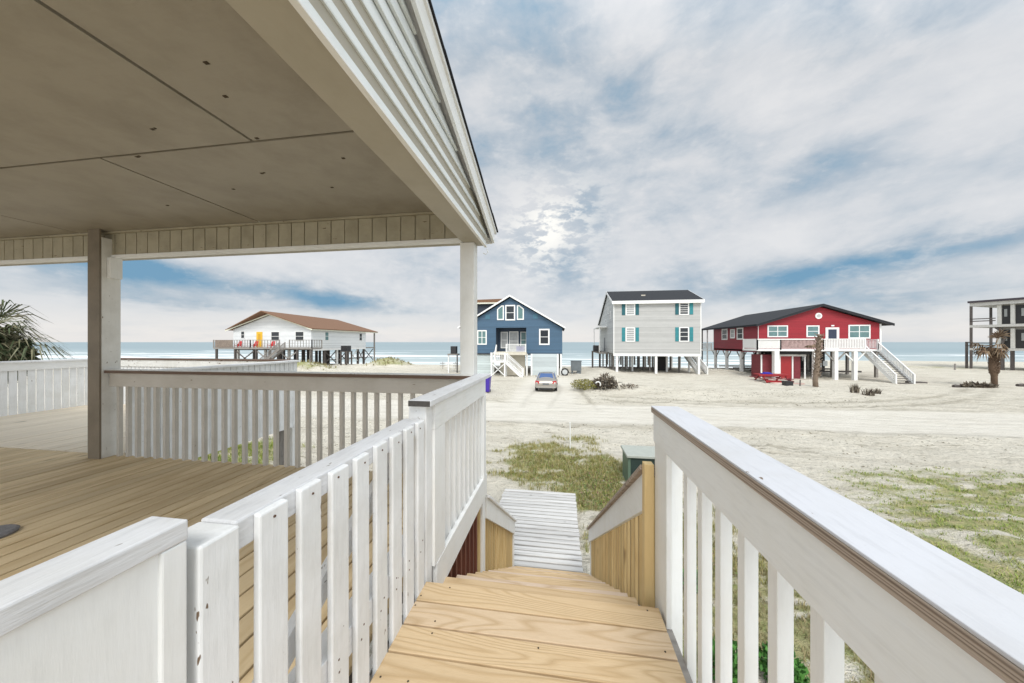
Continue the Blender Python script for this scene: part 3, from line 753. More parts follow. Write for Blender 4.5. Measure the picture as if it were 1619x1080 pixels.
for x in (x0-.26, x1+.221):
    build(MB().prism([(y0-.4, ze-.4*s1-.16), (yr, zr-.16), (yr, zr+.18), (y0-.4, ze-.4*s1+.18)], 'x', x, x+.04).prism([(y1+.3, zb-.3*s2-.16), (yr+.001, zr-.16), (yr+.001, zr+.18), (y1+.3, zb-.3*s2+.18)], 'x', x, x+.04), 'rake_trim', wtrim, h)
build(MB().box(11.0, 11.5, 46.0, 46.5, 6.2, 6.45), 'roof_vent', plain('tan_vent', (.5,.46,.38), .6), h)
build(MB().box(x0-.012, x0+.1, y0-.03, y0-.001, zf, ze-.39).box(x1-.1, x1+.012, y0-.03, y0-.001, zf, ze-.39), 'corner_board', wtrim, h)
build(MB().box(x0-.02, x1+.02, y0-.05, y0+.10, zf-.32, zf-.001), 'skirt_beam', wtrim, h)
for (wx, wz, hh_) in ((8.66,3.62,1.62),(15.25,3.60,1.58),(8.66,.18,1.62),(15.25,.18,1.62)):
    f = window(h, TM(wx, y0, wz), .92, hh_, glass_w if wx < 10 else glass_d, .13, 1, 5 if wx < 10 or wz > 2 else 2)
    for sx_ in (wx-.60, wx+.98+.14): build(MB().box(sx_, sx_+.42, y0-.045, y0-.001, wz-.08, wz+hh_+.1), 'shutter', teal if wz < 2 or sx_ > 15 else plain('dark_teal_shutter', (.012,.10,.12), .6), h)
for (wy, wz) in ((46.5,3.3),(48.6,4.2),(51,2.5)):
    window(h, TM(x0, wy+.5, wz, -math.pi/2), .5, .9, glass_d, .1)
build(MB().box(x0-1.2, x0-.01, 49.5, 57, -1.75, -1.5), 'side_deck', grey_w, h)
build(MB().box(x0-1.2, x0-1.1, 49.5, 49.6, -1.5, 2.2).box(x0-1.2, x0-1.1, 56.9, 57, -1.5, 2.2).box(x0-1.25, x0-.01, 49.4, 57.1, 2.2, 2.32), 'side_porch_frame', wtrim, h)
picket_rail(h, (x0-1.15,49.6,-1.5), (x0-1.15,56.8,-1.5), .95, .3, grey_w)
build(MB().box(x0-.04, x0-.005, 52.0, 53.0, -1.45, .7), 'side_door', dkgrey, h)
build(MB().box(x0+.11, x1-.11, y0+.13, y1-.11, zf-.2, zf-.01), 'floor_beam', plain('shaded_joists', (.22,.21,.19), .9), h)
for yy_ in (44.15, 47.5, 51, 54.5, 58.8):
    for i_, x in enumerate((7.45, 10.0, 12.35, 14.6, 16.2, 17.5)):
        if yy_ < 45 and i_ in (1, 3, 4): continue
        pile(h, x + (0 if yy_ < 45 else .12), yy_, -4.4 if yy_ < 55 else -6, zf-.201 if yy_ > 45 else zf-.32, wtrim if (yy_ < 46 or i_ % 2) else grey_w, .14 if yy_ < 45 else .11)
a = MB()
for k_ in range(10): a.box(8.0+k_*.75, 8.28+k_*.75, 57.6, 57.65, -4.6 if k_ % 3 else -3.9, -1.75)
build(a, 'slat_screen', wtrim, h)
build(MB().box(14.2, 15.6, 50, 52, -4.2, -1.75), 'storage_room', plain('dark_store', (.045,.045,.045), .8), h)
build(MB().beam((7.45,44.1,-3.9), (8.5,47.5,-1.9), .08, .12), 'cross_brace', wtrim, h)
# side stair on the right
flight(h, (17.95, 49.5, -1.5), (17.95, 44.0, -4.1), 1.0, False)
build(MB().box(17.3, 19.0, 49.5, 51.5, -1.65, -1.5), 'stair_landing', wtrim, h)
ac = thing('air_conditioner', 'dark air conditioner on a post platform left of the grey house', 'air conditioner', (5.6, 51.5, -4.1), 'air conditioners beside the beach houses')
build(MB().box(5.15, 6.1, 51, 52, -1.35, -.5), 'cabinet', black, ac, .03)
build(MB().box(4.95, 6.25, 50.9, 52.1, -1.55, -1.36), 'platform', dark_w, ac)
for x, y in ((5.05,51),(6.15,51),(5.05,52),(6.15,52)): pile(ac, x, y, -4.4, -1.55, dark_w, .08, name='leg')

# ------------------------------------------------------------------ red house
h = thing('red_house', 'long red house on pilings with white deck railing and black roof', 'house', (30, 48, -4.1))
x0, x1, xm = 23.79, 36.55, 30.42; y0, y1 = 43.0, 56.0; zf = -.95; ze = 2.12; zp = 4.15; ylow = 54.4
slr = (zp-ze)/(x1-xm)
build(MB().prism([(x0,zf),(x1,zf),(x1,ze),(xm,zp),(x0,ze)], 'y', y0, y0+.12), 'front_wall', red_s, h)
build(MB().box(x0, x0+.12, y0+.121, ylow, zf-.3, ze), 'side_wall', redL_s, h)
build(MB().box(x1-.12, x1, y0+.121, ylow, zf, ze).box(x0+.121, x1-.121, ylow-.1, ylow-.01, zf, ze), 'side_wall', red_s, h)
build(MB().box(x0-.02, x0+.10, ylow+.01, ylow+.12, zf-.3, ze).box(x0-.05, x0+.0, y0-.03, y0+.0, zf, ze), 'corner_board', wtrim, h)
build(MB().box(x1-.08, x1+.1, y0-.03, y0+.09, zf, ze-.02), 'corner_board', wtrim, h)
for s_, xe in ((1, 37.55), (-1, x0-.45)):
    d_ = abs(xe-xm)
    yb = 58.6 if s_ < 0 else 56.5
    build(MB().prism([(xm, zp+.12), (xe, zp+.12-d_*slr), (xe, zp+.34-d_*slr), (xm, zp+.34)], 'y', y0-.5, yb), 'roof', shingle_k, h)
    build(MB().prism([(xm, zp+.06), (xe, zp+.06-d_*slr), (xe, zp+.12-d_*slr), (xm, zp+.12)], 'y', y0-.49, y0-.40), 'rake_trim', plain('black_rake', (.025,.025,.03), .6), h)
build(MB().tube([(30.23,y0-.06,3.1),(30.23,y0-.001,3.1)], .36, 20), 'gable_vent', wtrim, h)
build(MB().tube([(30.23,y0-.075,3.1),(30.23,y0-.061,3.1)], .20, 16), 'vent_louvre', plain('grey_louvre', (.45,.45,.44), .6), h)
window(h, TM(24.9, y0, .72), 1.95, 1.15, glass_g, .13, 2, 1); window(h, TM(29.08, y0, .72), 1.1, 1.12, glass_g, .13, 1, 1)
window(h, TM(33.45, y0, .55), 1.95, 1.32, glass_g, .14, 2, 1)
f = build(MB().box(30.95, 32.35, y0-.06, y0-.001, zf+.05, 1.72), 'front_door', wtrim, h)
build(MB().box(31.22, 32.08, y0-.075, y0-.061, .0, 1.5), 'door_pane', plain('navy_door_glass', (.02,.03,.06), .2), f)
build(MB().box(31.5, 31.8, y0-.12, y0-.062, 1.85, 2.0), 'porch_light', wtrim, h)
for wy, ww in ((51.7,1.3),(49.3,.85),(47.6,1.2)): window(h, TM(x0, wy, .5 if ww > 1 else .7, -math.pi/2), ww, 1.25 if ww > 1 else .95, glass_w if ww < 1 else glass_d, .17, 1, 1)
# side porch at the back left
build(MB().box(x0-.3, x0+.1, ylow+.2, 58.2, zf-.45, zf-.25), 'back_porch_floor', wtrim, h)
for y in (56.2, 58.1): pile(h, x0-.2, y, -5.5, 2.2, dark_w if y > 57 else wtrim, .08, name='porch_post')
picket_rail(h, (x0-.2,ylow+.3,zf-.2), (x0-.2,58.1,zf-.2), .95, .25)
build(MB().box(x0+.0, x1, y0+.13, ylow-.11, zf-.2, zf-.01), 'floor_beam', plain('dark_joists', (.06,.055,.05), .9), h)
# front deck
build(MB().box(22.0, 33.2, 40.0, y0-.07, -1.0, -.78), 'deck_floor', wtrim, h)
build(MB().box(33.201, 34.85, 41.2, y0-.07, -1.0, -.78), 'deck_floor', wtrim, h)
rose = paint('rosy_weathered_rail', (.50,.36,.34), 'z', .5, .5)
for a_, b_, mm, sp in (((22.05,40.05),(24.4,40.05),wtrim,.11),((24.4,40.05),(28.6,40.05),rose,.13),((28.6,40.05),(32.6,40.05),wtrim,.15),((22.05,42.8),(22.05,40.05),wtrim,.13)):
    picket_rail(h, (*a_,-.78), (*b_,-.78), 1.12, sp, mm, w=.085)
picket_rail(h, (34.8,42.9,-.78), (34.8,41.2,-.78), 1.05, .16)
build(MB().box(22.0, 28.8, 39.93, 39.995, .26, .38), 'rail_cap', wtrim, h)
flight(h, (34.0, 41.2, -.9), (34.0, 37.5, -4.12), 1.5, False, nst=15, tread=dark_w)
build(MB().box(35.0, 36.3, 37.9, 38.6, -4.2, -4.0), 'step_pad', dark_w, h)
for x in (24.0, 27.9, 29.9, 31.75): pile(h, x, 40.2, GZ, -1.0, wtrim, .17 if x != 24.0 else .24)
for x, mm in ((31.75,wtrim),(29.9,grey_w)):
    build(MB().beam((x-1.0,40.2,-1.1), (x,40.2,-2.2), .09, .12).beam((x+1.0,40.2,-1.1), (x,40.2,-2.2), .09, .12), 'knee_brace', mm, h)
for yy_ in (43.2, 47, 50.8, 54.2):
    for i_, x in enumerate((23.95, 27.9, 31.8, 36.3)):
        if yy_ < 44 and 24 < x < 30: continue
        pile(h, x, yy_, -4.5, zf-.2, wtrim if x < 25 else grey_w, .16 if x < 25 else .12)
        if x < 25:
            build(MB().beam((x,yy_,-2.4), (x,yy_+1.1,-1.3), .09, .12).beam((x,yy_,-2.4), (x,yy_-1.1,-1.3), .09, .12), 'knee_brace', grey_w, h)
for yy_ in (45, 49, 53): build(MB().box(23.9, 36.3, yy_, yy_+.06, -3.7, -3.5), 'cross_rail', wtrim if yy_ > 50 else dark_w, h)
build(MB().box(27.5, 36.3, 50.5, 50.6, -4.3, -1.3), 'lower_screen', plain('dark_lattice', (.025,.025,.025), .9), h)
for x, z in ((33.4,-2.6),(35.3,-3.6),(36.0,-3.3)): build(MB().box(x, x+.55, 50.40, 50.49, z, z+.7), 'lattice_gap', plain('pale_gap', (.6,.63,.63), .6), h)
# ground-floor store, dark red
build(MB().box(22.9, 26.95, 40.9, 42.8, -4.3, -1.45), 'store_room', dkred, h)
build(MB().box(24.9, 26.0, 40.85, 40.899, -4.1, -1.6), 'store_door', redp, h)
for x in (22.85, 24.75, 26.05, 27.3): build(MB().box(x, x+.14, 40.83, 40.895, -4.2, -1.46), 'store_trim', wtrim, h)
build(MB().box(24.4, 27.5, 40.82, 40.895, -1.6, -1.40), 'store_lintel', wtrim, h)
build(MB().box(23.9, 27.7, 40.3, 40.8, -1.38, -1.1), 'deck_shadow_strip', plain('shadow_black', (.015,.015,.015), .8), h)  # black strip put in as the shadow under the deck edge

# picnic table
pt = thing('picnic_table', 'dark red timber picnic table in front of the red house', 'picnic table', (21.3, 36.6, -4.1))
build(MB().box(20.3, 23.1, 36.6, 37.6, -3.38, -3.30).box(20.3,23.1,36.55,36.6,-3.5,-3.36), 'table_top', redp, pt, .01)
build(MB().box(20.6, 23.1, 35.9, 36.3, -3.75, -3.68), 'bench', dkred, pt, .01)
build(MB().box(20.6, 23.1, 35.95, 36.0, -4.05, -3.85), 'bench_rail', redp, pt)
build(MB().box(20.3, 23.1, 37.9, 38.3, -3.75, -3.68), 'bench', dkred, pt, .01)
for x in (20.75, 22.85):
    build(MB().beam((x,36.0,-4.12),(x,36.9,-3.38),.09,.12).beam((x,38.2,-4.12),(x,37.3,-3.38),.09,.12), 'leg', redp, pt)
    build(MB().box(x-.04,x+.04,35.95,38.25,-3.85,-3.76), 'cross_bearer', redp, pt)
tag(build(MB().box(20.7, 21.7, 36.7, 37.2, -3.299, -3.22).box(20.9,21.5,36.75,37.1,-3.219,-3.12), 'folded_cloth', bluetarp, None, .03), 'blue folded cloth lying on the red picnic table', 'cloth')
mbp = MB(); 
tag(build(MB().box(20.9, 23.6, 35.2, 35.8, -4.15, -4.03), 'ground_slab', plain('pinkish_slab', (.6,.42,.36), .8), None, .02), 'pinkish flat slab in the sand in front of the picnic table', 'slab')
for k, (x, y, s_, lb) in enumerate(((21.25,33.9,.30,'black square plant pot left of the bare palm trunk'),)):
    p = thing('plant_pot', lb, 'pot', (x, y, -4.1))
    build(MB().prism([(x-s_,-4.15),(x+s_,-4.15),(x+s_*1.15,-3.68),(x-s_*1.15,-3.68)], 'y', y-.28, y+.28), 'pot_body', black, p, .02)
    build(MB().box(x-s_*1.2, x+s_*1.2, y-.32, y+.32, -3.72, -3.66), 'pot_rim', black, p, .01)
tag(build(MB().tube([(22.1,33.6,-4.2),(22.12,33.6,-3.55),(22.1,33.6,-3.5)], [.05,.05,.03], 8), 'short_stake', dark_w), 'short dark stake in the sand beside the black pot', 'stake')

# ------------------------------------------------------------------ white house
h = thing('white_house', 'white house with brown shingle roof and yellow door on timber pilings', 'house', (-47, 56, -4.1))
x0, x1, xm = -55.7, -40.74, -48.3; y0, y1 = 48.0, 63.2; zf = -1.1; ze = 2.2; zp = 4.65
slw = (zp-ze)/(x1-xm)
build(MB().prism([(x0,zf),(x1,zf),(x1,ze),(xm,zp),(x0,ze)], 'y', y0, y0+.12), 'front_wall', white_s, h)
build(MB().box(x1-.12, x1, y0+.121, y1, zf, ze).box(x0, x0+.12, y0+.121, y1, zf, ze).box(x0+.13, x1-.13, y1-.1, y1-.01, zf, ze), 'side_wall', white_s, h)
for s_, xe in ((1, x1+.55), (-1, x0-1.1)):
    d_ = abs(xe-xm)
    # roof with a pointed (prow) front overhang
    zc = zp+.12; 
    vs_ = []
    for dz in (.0, .14): vs_ += [(xm, y0-1.9, zc+.25+dz), (xe, y0-.45, zc-d_*slw+dz), (xe, 67.0, zc-d_*slw+dz), (xm, 64.5, zc+dz)]
    build(MB().add(vs_, [(0,1,2,3),(7,6,5,4),(0,4,5,1),(1,5,6,2),(2,6,7,3),(3,7,4,0)]), 'roof', shingle_b, h)
    build(MB().add([(xm, y0-.5, zp-.10), (xe, y0-.5, zc-d_*slw-.18), (xe, y0-.5, zc-d_*slw-.001), (xm, y0-.5, zc-.001),
                    (xm, y0-.44, zp-.10), (xe, y0-.44, zc-d_*slw-.18), (xe, y0-.44, zc-d_*slw-.001), (xm, y0-.44, zc-.001)],
                   [(0,1,2,3),(7,6,5,4),(0,4,5,1),(1,5,6,2),(2,6,7,3),(3,7,4,0)]), 'rake_trim', cream, h)
build(MB().box(x1+.40, x1+.50, y0-.4, 66.9, 1.98, 2.13), 'eave_fascia', cream, h)
f = build(MB().box(-51.1, -49.95, y0-.05, y0-.001, zf+.05, 1.75), 'front_door', yellow, h)
build(MB().box(-50.75,-50.3,y0-.065,y0-.051,.4,1.4), 'door_panel', plain('deep_yellow', (.6,.33,.02), .5), f)
window(h, TM(-48.2, y0, .25), 1.45, 1.45, glass_d, .10, 1, 1); window(h, TM(-43.6, y0, .25), 1.45, 1.45, glass_d, .10, 1, 1); window(h, TM(-54.1, y0, .7), .6, 1.1, glass_d, .08)
for wy, g in ((51.2, glass_g), (61.0, glass_d)):
    window(h, TM(x1, wy, .35, math.pi/2), .8, 1.4, g, .1, 1, 1)
build(MB().box(x0+.1, x1-.1, y0+.13, y1-.11, zf-.25, zf-.01), 'floor_beam', plain('dark_house_joists', (.05,.045,.04), .9), h)
build(MB().box(x1-.1, x1+.02, y0, y1, zf-.35, zf-.001), 'skirt_beam', wtrim, h)
for yy_ in (48.4, 51.4, 54.6, 57.8, 61, 63.0):
    for x in (x1-.35, x1-4.5, x1-9, x0+.5):
        pile(h, x, yy_, -4.5 if yy_ < 56 else -6, zf-.25, wtrim if yy_ < 50 or (x > -42 and yy_ in (54.6,)) else dark_w, .17)
for ya, yb in ((51.4,54.6),(54.6,57.8),(57.8,61),(61,63.0),(63.2,66.4)):
    build(MB().beam((x1-.35,ya,-3.9),(x1-.35,yb,-1.5),.08,.16).beam((x1-.35,yb,-3.9),(x1-.35,ya,-1.5),.08,.16), 'cross_brace', dark_w if ya != 57.8 else wtrim, h)
    build(MB().box(x1-.4, x1-.3, ya+.1, yb-.1, -3.3, -3.15), 'tie_rail', dark_w, h)
for yy_ in (66.4,): pile(h, x1+.0, yy_, -6, 2.0, grey_w, .12, name='porch_post')
build(MB().box(x1-1.5, x1+.1, 63.25, 66.6, -1.3, -1.1), 'back_deck', grey_w, h)
build(MB().box(-38.9, -37.6, 52.6, 54.2, -1.75, -1.6), 'unit_platform', dark_w, h)
# front deck of white house
build(MB().box(-57.0, -38.75, 45.8, y0-.06, -1.15, -.92), 'deck_floor', grey_w, h)
for a_, b_ in (((-57,45.85),(-50,45.85)),((-50,45.85),(-44.6,45.85)),((-42.8,45.85),(-38.8,45.85)),((-38.8,45.85),(-38.8,48))):
    picket_rail(h, (*a_,-.92), (*b_,-.92), 1.25, .5, grey_w, w=.06)
build(MB().box(-56.6, -53.2, 45.75, 45.79, -.9, .35), 'railing_screen', plain('brown_screen', (.20,.16,.13), .8, .6, 5), h)
flight(h, (-43.6, 45.3, -.95), (-47.8, 45.3, -4.1), 1.0, True, grey_w, grey_w)
for x in (-56.6, -53, -49, -45, -41.5, -39): pile(h, x, 46.0, GZ, -1.15, dark_w, .13)
for x in (-53, -49, -45): build(MB().beam((x,46,-3.9),(x+3.6,46,-1.4),.09,.16).beam((x+3.6,46,-3.9),(x,46,-1.4),.09,.16), 'cross_brace', grey_w if x > -50 else dark_w, h)
ac = thing('air_conditioner', 'black air conditioner on braced timber platform by the white house', 'air conditioner', (-38.3, 53.4, -4.1), 'air conditioners beside the beach houses')
build(MB().box(-38.9, -37.7, 52.8, 54, -1.59, -.65), 'cabinet', black, ac, .03)
for x, y in ((-38.8,52.7),(-37.7,52.7),(-38.8,54.1),(-37.7,54.1)): pile(ac, x, y, -4.4, -1.76, dark_w, .1, name='leg')
# red deck chairs
def chair(x, y, z, label):
    c = thing('deck_chair', label, 'chair', (x, y, z), 'red chairs on the white house deck')
    mk = plain('red_chair_paint', (.55,.03,.03), .5) if 'rc' not in MATS else MATS['rc']; MATS['rc'] = mk
    build(MB().add([(x-.32,y-.1,z+.38),(x+.32,y-.1,z+.38),(x+.32,y+.45,z+.28),(x-.32,y+.45,z+.28),(x-.32,y-.1,z+.34),(x+.32,y-.1,z+.34),(x+.32,y+.45,z+.24),(x-.32,y+.45,z+.24)], [(0,1,2,3),(7,6,5,4),(0,4,5,1),(1,5,6,2),(2,6,7,3),(3,7,4,0)]), 'seat', mk, c)
    for i in range(5):
        q = x-.28+i*.14; build(MB().beam((q,y+.42,z+.26),(q*1.0,y+.72,z+1.05+.08*(2-abs(i-2))*.5),.11,.03), 'back_slat', mk, c)
    for s_ in (-1, 1):
        build(MB().box(x+s_*.38-.06, x+s_*.38+.06, y-.15, y+.55, z+.56, z+.59), 'armrest', mk, c)
        build(MB().box(x+s_*.36-.04, x+s_*.36+.04, y-.12, y-.04, z, z+.56), 'leg', mk, c)
        build(MB().box(x+s_*.36-.04, x+s_*.36+.04, y+.42, y+.50, z, z+.56), 'leg', mk, c)
chair(-54.4+1.1, 46.5, -.92, 'red slatted deck chair, leftmost of the three on the white house deck')
chair(-50.2, 46.5, -.92, 'red slatted deck chair, middle one in front of the yellow door')
chair(-47.0, 46.5, -.92, 'red slatted deck chair, rightmost of the three, beside the deck stairs')

# ------------------------------------------------------------------ weathered house at the right edge
h = thing('timber_house', 'unpainted grey timber house with open three level balconies at the right edge', 'house', (72, 64, -4.1))
x0 = 63.0; xw = 66.3; y0 = 60.0
MB.DEF = Matrix.Translation((63,60,0)) @ Matrix.Rotation(math.atan2(-4.2,2), 4, 'Z') @ Matrix.Diagonal((.70,1,1,1)) @ Matrix.Translation((-63,-60,0))
for z0_, z1_, mm in ((5.55,6.05,wtrim),(2.25,2.62,cream),(-1.25,-.92,cream)):
    build(MB().box(x0, 90, y0, 68, z0_, z1_), 'floor_band', plain('pale_weathered_band', (.50,.49,.46), .8, .25, 6) , h)
build(MB().box(x0-.2, 90.2, y0-.2, 68, 6.051, 6.35), 'roof_edge', plain('dark_roof_edge', (.05,.04,.05), .7), h)
for x in (x0+.15,): 
    for y in (y0+.12, 66): build(MB().box(x-.17, x+.17, y-.1, y+.1, -5.2, 5.55), 'tall_post', dark_w, h)
build(MB().box(x0-.9, x0-.6, y0+.6, y0+.9, -5, .0).box(x0-.9, x0+.1, y0+.6, y0+.8, -.1, .05).box(x0-.9, x0, y0+.6, y0+.7, -.6,-.5), 'side_stair_frame', dark_w, h)
build(MB().box(65.6, 65.85, y0+.1, y0+.3, -.9, 2.2).box(65.6, 65.85, y0+.1, y0+.3, 2.62, 3.4), 'balcony_post', dark_w, h)
for zz in (3.55, -.15, -.5, 3.2): build(MB().box(x0, xw, y0+.02, y0+.14, zz-.06, zz+.08), 'balcony_rail', dark_w, h)
build(MB().box(xw, 90, y0+.6, y0+.7, -.9, 5.6), 'house_wall', siding('weathered_cladding', (.27,.26,.23), .2), h)
for z0_ in (2.65, -.9):
    for x in (66.4, 68.0, 71.2, 74.0):
        build(MB().box(x, x+.5, y0+.3, y0+.58, z0_, z0_+2.88), 'wall_post', plain('pale_grey_post', (.55,.54,.50), .7, .2), h)
    for x, w_ in ((66.95,1.0),(68.55,2.6),(71.75,2.2)):
        f = build(MB().box(x, x+w_, y0+.5, y0+.595, z0_+.05, z0_+2.7), 'window', plain('black_window_frame', (.02,.02,.02), .5), h)
        build(MB().box(x+w_*.25, x+w_*.6, y0+.46, y0+.499, z0_+1.1, z0_+2.2), 'pane', plain('reflecting_pane', (.28,.29,.28), .3), f)
build(MB().beam((66.2,y0+.3,2.2),(67.6,y0+.3,1.2),.3,.3).beam((67.6,y0+.3,1.4),(67.0,y0+.3,-.3),.3,.3), 'broken_brace', dark_w, h)
for x in (67.0, 68.2, 72.6, 76): build(MB().box(x-.2, x+.2, y0+.2, y0+.6, -5, -1.25), 'piling', dark_w if x < 72 else wtrim, h)
build(MB().box(69.2, 72.2, y0+3, y0+3.2, -4.2, -1.8), 'lower_screen', wtrim, h)
build(MB().box(72.3, 77, y0+1.2, y0+3.2, -3.0, -2.6), 'lower_beam', dark_w, h)

MB.DEF = None
# ------------------------------------------------------------------ cars
def car(cx, cy, z, label, colr, rot=0):
    """sedan, rear toward -Y"""
    c = thing('parked_car', label, 'car', (cx, cy, z))
    T = TM(cx, cy, z, rot)
    pm, t, b = nt('car_paint'); b.inputs['Base Color'].default_value = (*colr, 1); b.inputs['Metallic'].default_value = .5; b.inputs['Roughness'].default_value = .32
    b.inputs['Coat Weight'].default_value = .5
    # stations along the length: (y, half width, bottom z, belt z, roof z, roof half width)
    S = [(-2.33,.74,.36,.66,.66,.60),(-2.26,.86,.26,.80,.86,.72),(-2.05,.895,.22,.90,1.00,.74),(-1.75,.90,.20,.92,1.04,.72),(-1.62,.90,.20,.92,1.08,.70),(-.95,.905,.20,.92,1.40,.60),
         (-.35,.91,.20,.91,1.455,.60),(.35,.91,.20,.91,1.44,.60),(.75,.905,.20,.90,1.33,.62),(1.25,.90,.20,.88,1.02,.70),(1.75,.88,.22,.82,.90,.68),(2.15,.82,.26,.70,.74,.58),(2.32,.68,.34,.60,.60,.50)]
    vs_ = []; fs_ = []
    for (y, w, zb, zl, zt, wr) in S:
        vs_ += [(-w*.92,y,zb),(-w,y,zb+.18),(-w*1.0,y,(zb+zl)/2+.08),(-w*.965,y,zl),(-wr*1.02,y,zt-.04 if zt-zl>.1 else zt-.02),(-wr*.82,y,zt),(0,y,zt+.015),
                (wr*.82,y,zt),(wr*1.02,y,zt-.04 if zt-zl>.1 else zt-.02),(w*.965,y,zl),(w,y,(zb+zl)/2+.08),(w,y,zb+.18),(w*.92,y,zb)]
    n = 13
    for i in range(len(S)-1):
        for k in range(n): fs_.append((i*n+k, i*n+(k+1) % n, (i+1)*n+(k+1) % n, (i+1)*n+k))
    fs_ += [tuple(range(n)), tuple(range((len(S)-1)*n, len(S)*n))[::-1]]
    body = build(MB(T).add(vs_, fs_), 'body', pm, c, smooth=True)
    sb = body.modifiers.new('s', 'SUBSURF'); sb.levels = 2; sb.render_levels = 2
    gl = plain('car_glass', (.05,.10,.24), .08, .1, 2, bump=0)
    def Q(name, pts, m_, th=.02):
        a_ = [Vector(p_) for p_ in pts]; nrm = (a_[1]-a_[0]).cross(a_[3]-a_[0]).normalized()*th
        build(MB(T).add([p_+nrm for p_ in a_]+[p_-nrm for p_ in a_], [(0,1,2,3),(7,6,5,4),(0,4,5,1),(1,5,6,2),(2,6,7,3),(3,7,4,0)]), name, m_, c, .008)
    Q('rear_window', [(-.60,-1.60,1.06),(.60,-1.60,1.06),(.50,-1.02,1.395),(-.50,-1.02,1.395)], gl, .028)
    Q('windscreen', [(-.60,1.22,1.05),(.60,1.22,1.05),(.50,.74,1.35),(-.50,.74,1.35)], gl, .028)
    for s_ in (-1, 1):
        Q('side_window', [(s_*.80,-1.3,.98),(s_*.80,.95,.98),(s_*.635,.5,1.38),(s_*.635,-.75,1.38)], gl, .03)
        Q('taillight', [(s_*.52,-2.30,.68),(s_*.86,-2.17,.68),(s_*.84,-2.12,.92),(s_*.56,-2.24,.90)], plain('tail_lamp_red', (.42,.02,.02), .25), .05)
        build(MB(T).box(s_*.94, s_*1.06, .62, .74, .93, 1.06), 'wing_mirror', pm, c, .02)
        for y in (-1.42, 1.42):
            w_ = build(MB(T).tube([(s_*.70,y,.32),(s_*.92,y,.32)], .325, 22), 'wheel', tyre, c, .02)
            build(MB(T).tube([(s_*.90,y,.32),(s_*.932,y,.32)], .21, 16), 'rim', metal, w_)
    build(MB(T).box(-.26, .26, -2.352, -2.32, .60, .73), 'licence_plate', plain('plate', (.12,.13,.14), .5), c)
    build(MB(T).box(-.80, .80, -2.38, -2.22, .34, .46), 'bumper', plain('bumper_grey', (.30,.29,.26), .4), c, .03)
    build(MB(T).box(-.55, .55, -2.36, -2.24, .22, .33), 'bumper_grille', black, c, .01)
    return c
car(-1.13, 28.8, gh(-1.13, 28.8)+.0, 'silver beige sedan seen from behind on the sand drive', (.36,.33,.29))
car(-10.95, 43.4, gh(-10.95, 43)+.0, 'black car parked under the left end of the blue house', (.01,.01,.012))

bn = thing('wheeled_bin', 'tall purple bin standing in the sand beyond the end of the white railing', 'bin', (-5.85, 25.6, gh(-5.85,25.6)))
zb = gh(-5.85, 25.6)
build(MB().add([(-6.12,25.35,zb+.05),(-5.62,25.35,zb+.05),(-5.62,25.85,zb+.05),(-6.12,25.85,zb+.05),(-6.2,25.27,zb+1.2),(-5.55,25.27,zb+1.2),(-5.55,25.93,zb+1.2),(-6.2,25.93,zb+1.2)],
     [(0,3,2,1),(4,5,6,7),(0,1,5,4),(1,2,6,5),(2,3,7,6),(3,0,4,7)]), 'bin_body', purple, bn, .03)
build(MB().box(-6.24,-5.51,25.22,25.98,zb+1.2,zb+1.28), 'lid', purple, bn, .03)
for x in (-6.1, -5.64): build(MB().tube([(x-.03,25.9,zb+.11),(x+.03,25.9,zb+.11)], .11, 14), 'wheel', tyre, bn)

# utility box by the stairs
ub = thing('utility_box', 'low dark green utility cabinet with faded lid among the weeds by the stairs', 'utility cabinet', (2.6, 10.45, -4.3))
build(MB().box(2.02, 3.5, 10.05, 10.92, -4.45, -3.44), 'cabinet', green_box, ub, .01)
build(MB().box(1.97, 3.55, 9.97, 10.97, -3.439, -3.36), 'lid', green_top, ub, .015)
build(MB().box(2.10, 3.42, 10.025, 10.049, -4.3, -3.47), 'front_door', green_dk, ub, .004)
pm_ = thing('marker_pole', 'thin white plastic marker pole standing in the sand beyond the boardwalk', 'pole', (.42, 13.0, -4.2))
build(MB().tube([(.42,13.0,-4.4),(.405,13.0,-3.22)], .028, 10), 'pipe', pvc, pm_)
build(MB().tube([(.405,13.0,-3.23),(.405,13.0,-3.18)], .036, 10), 'cap', pvc, pm_)

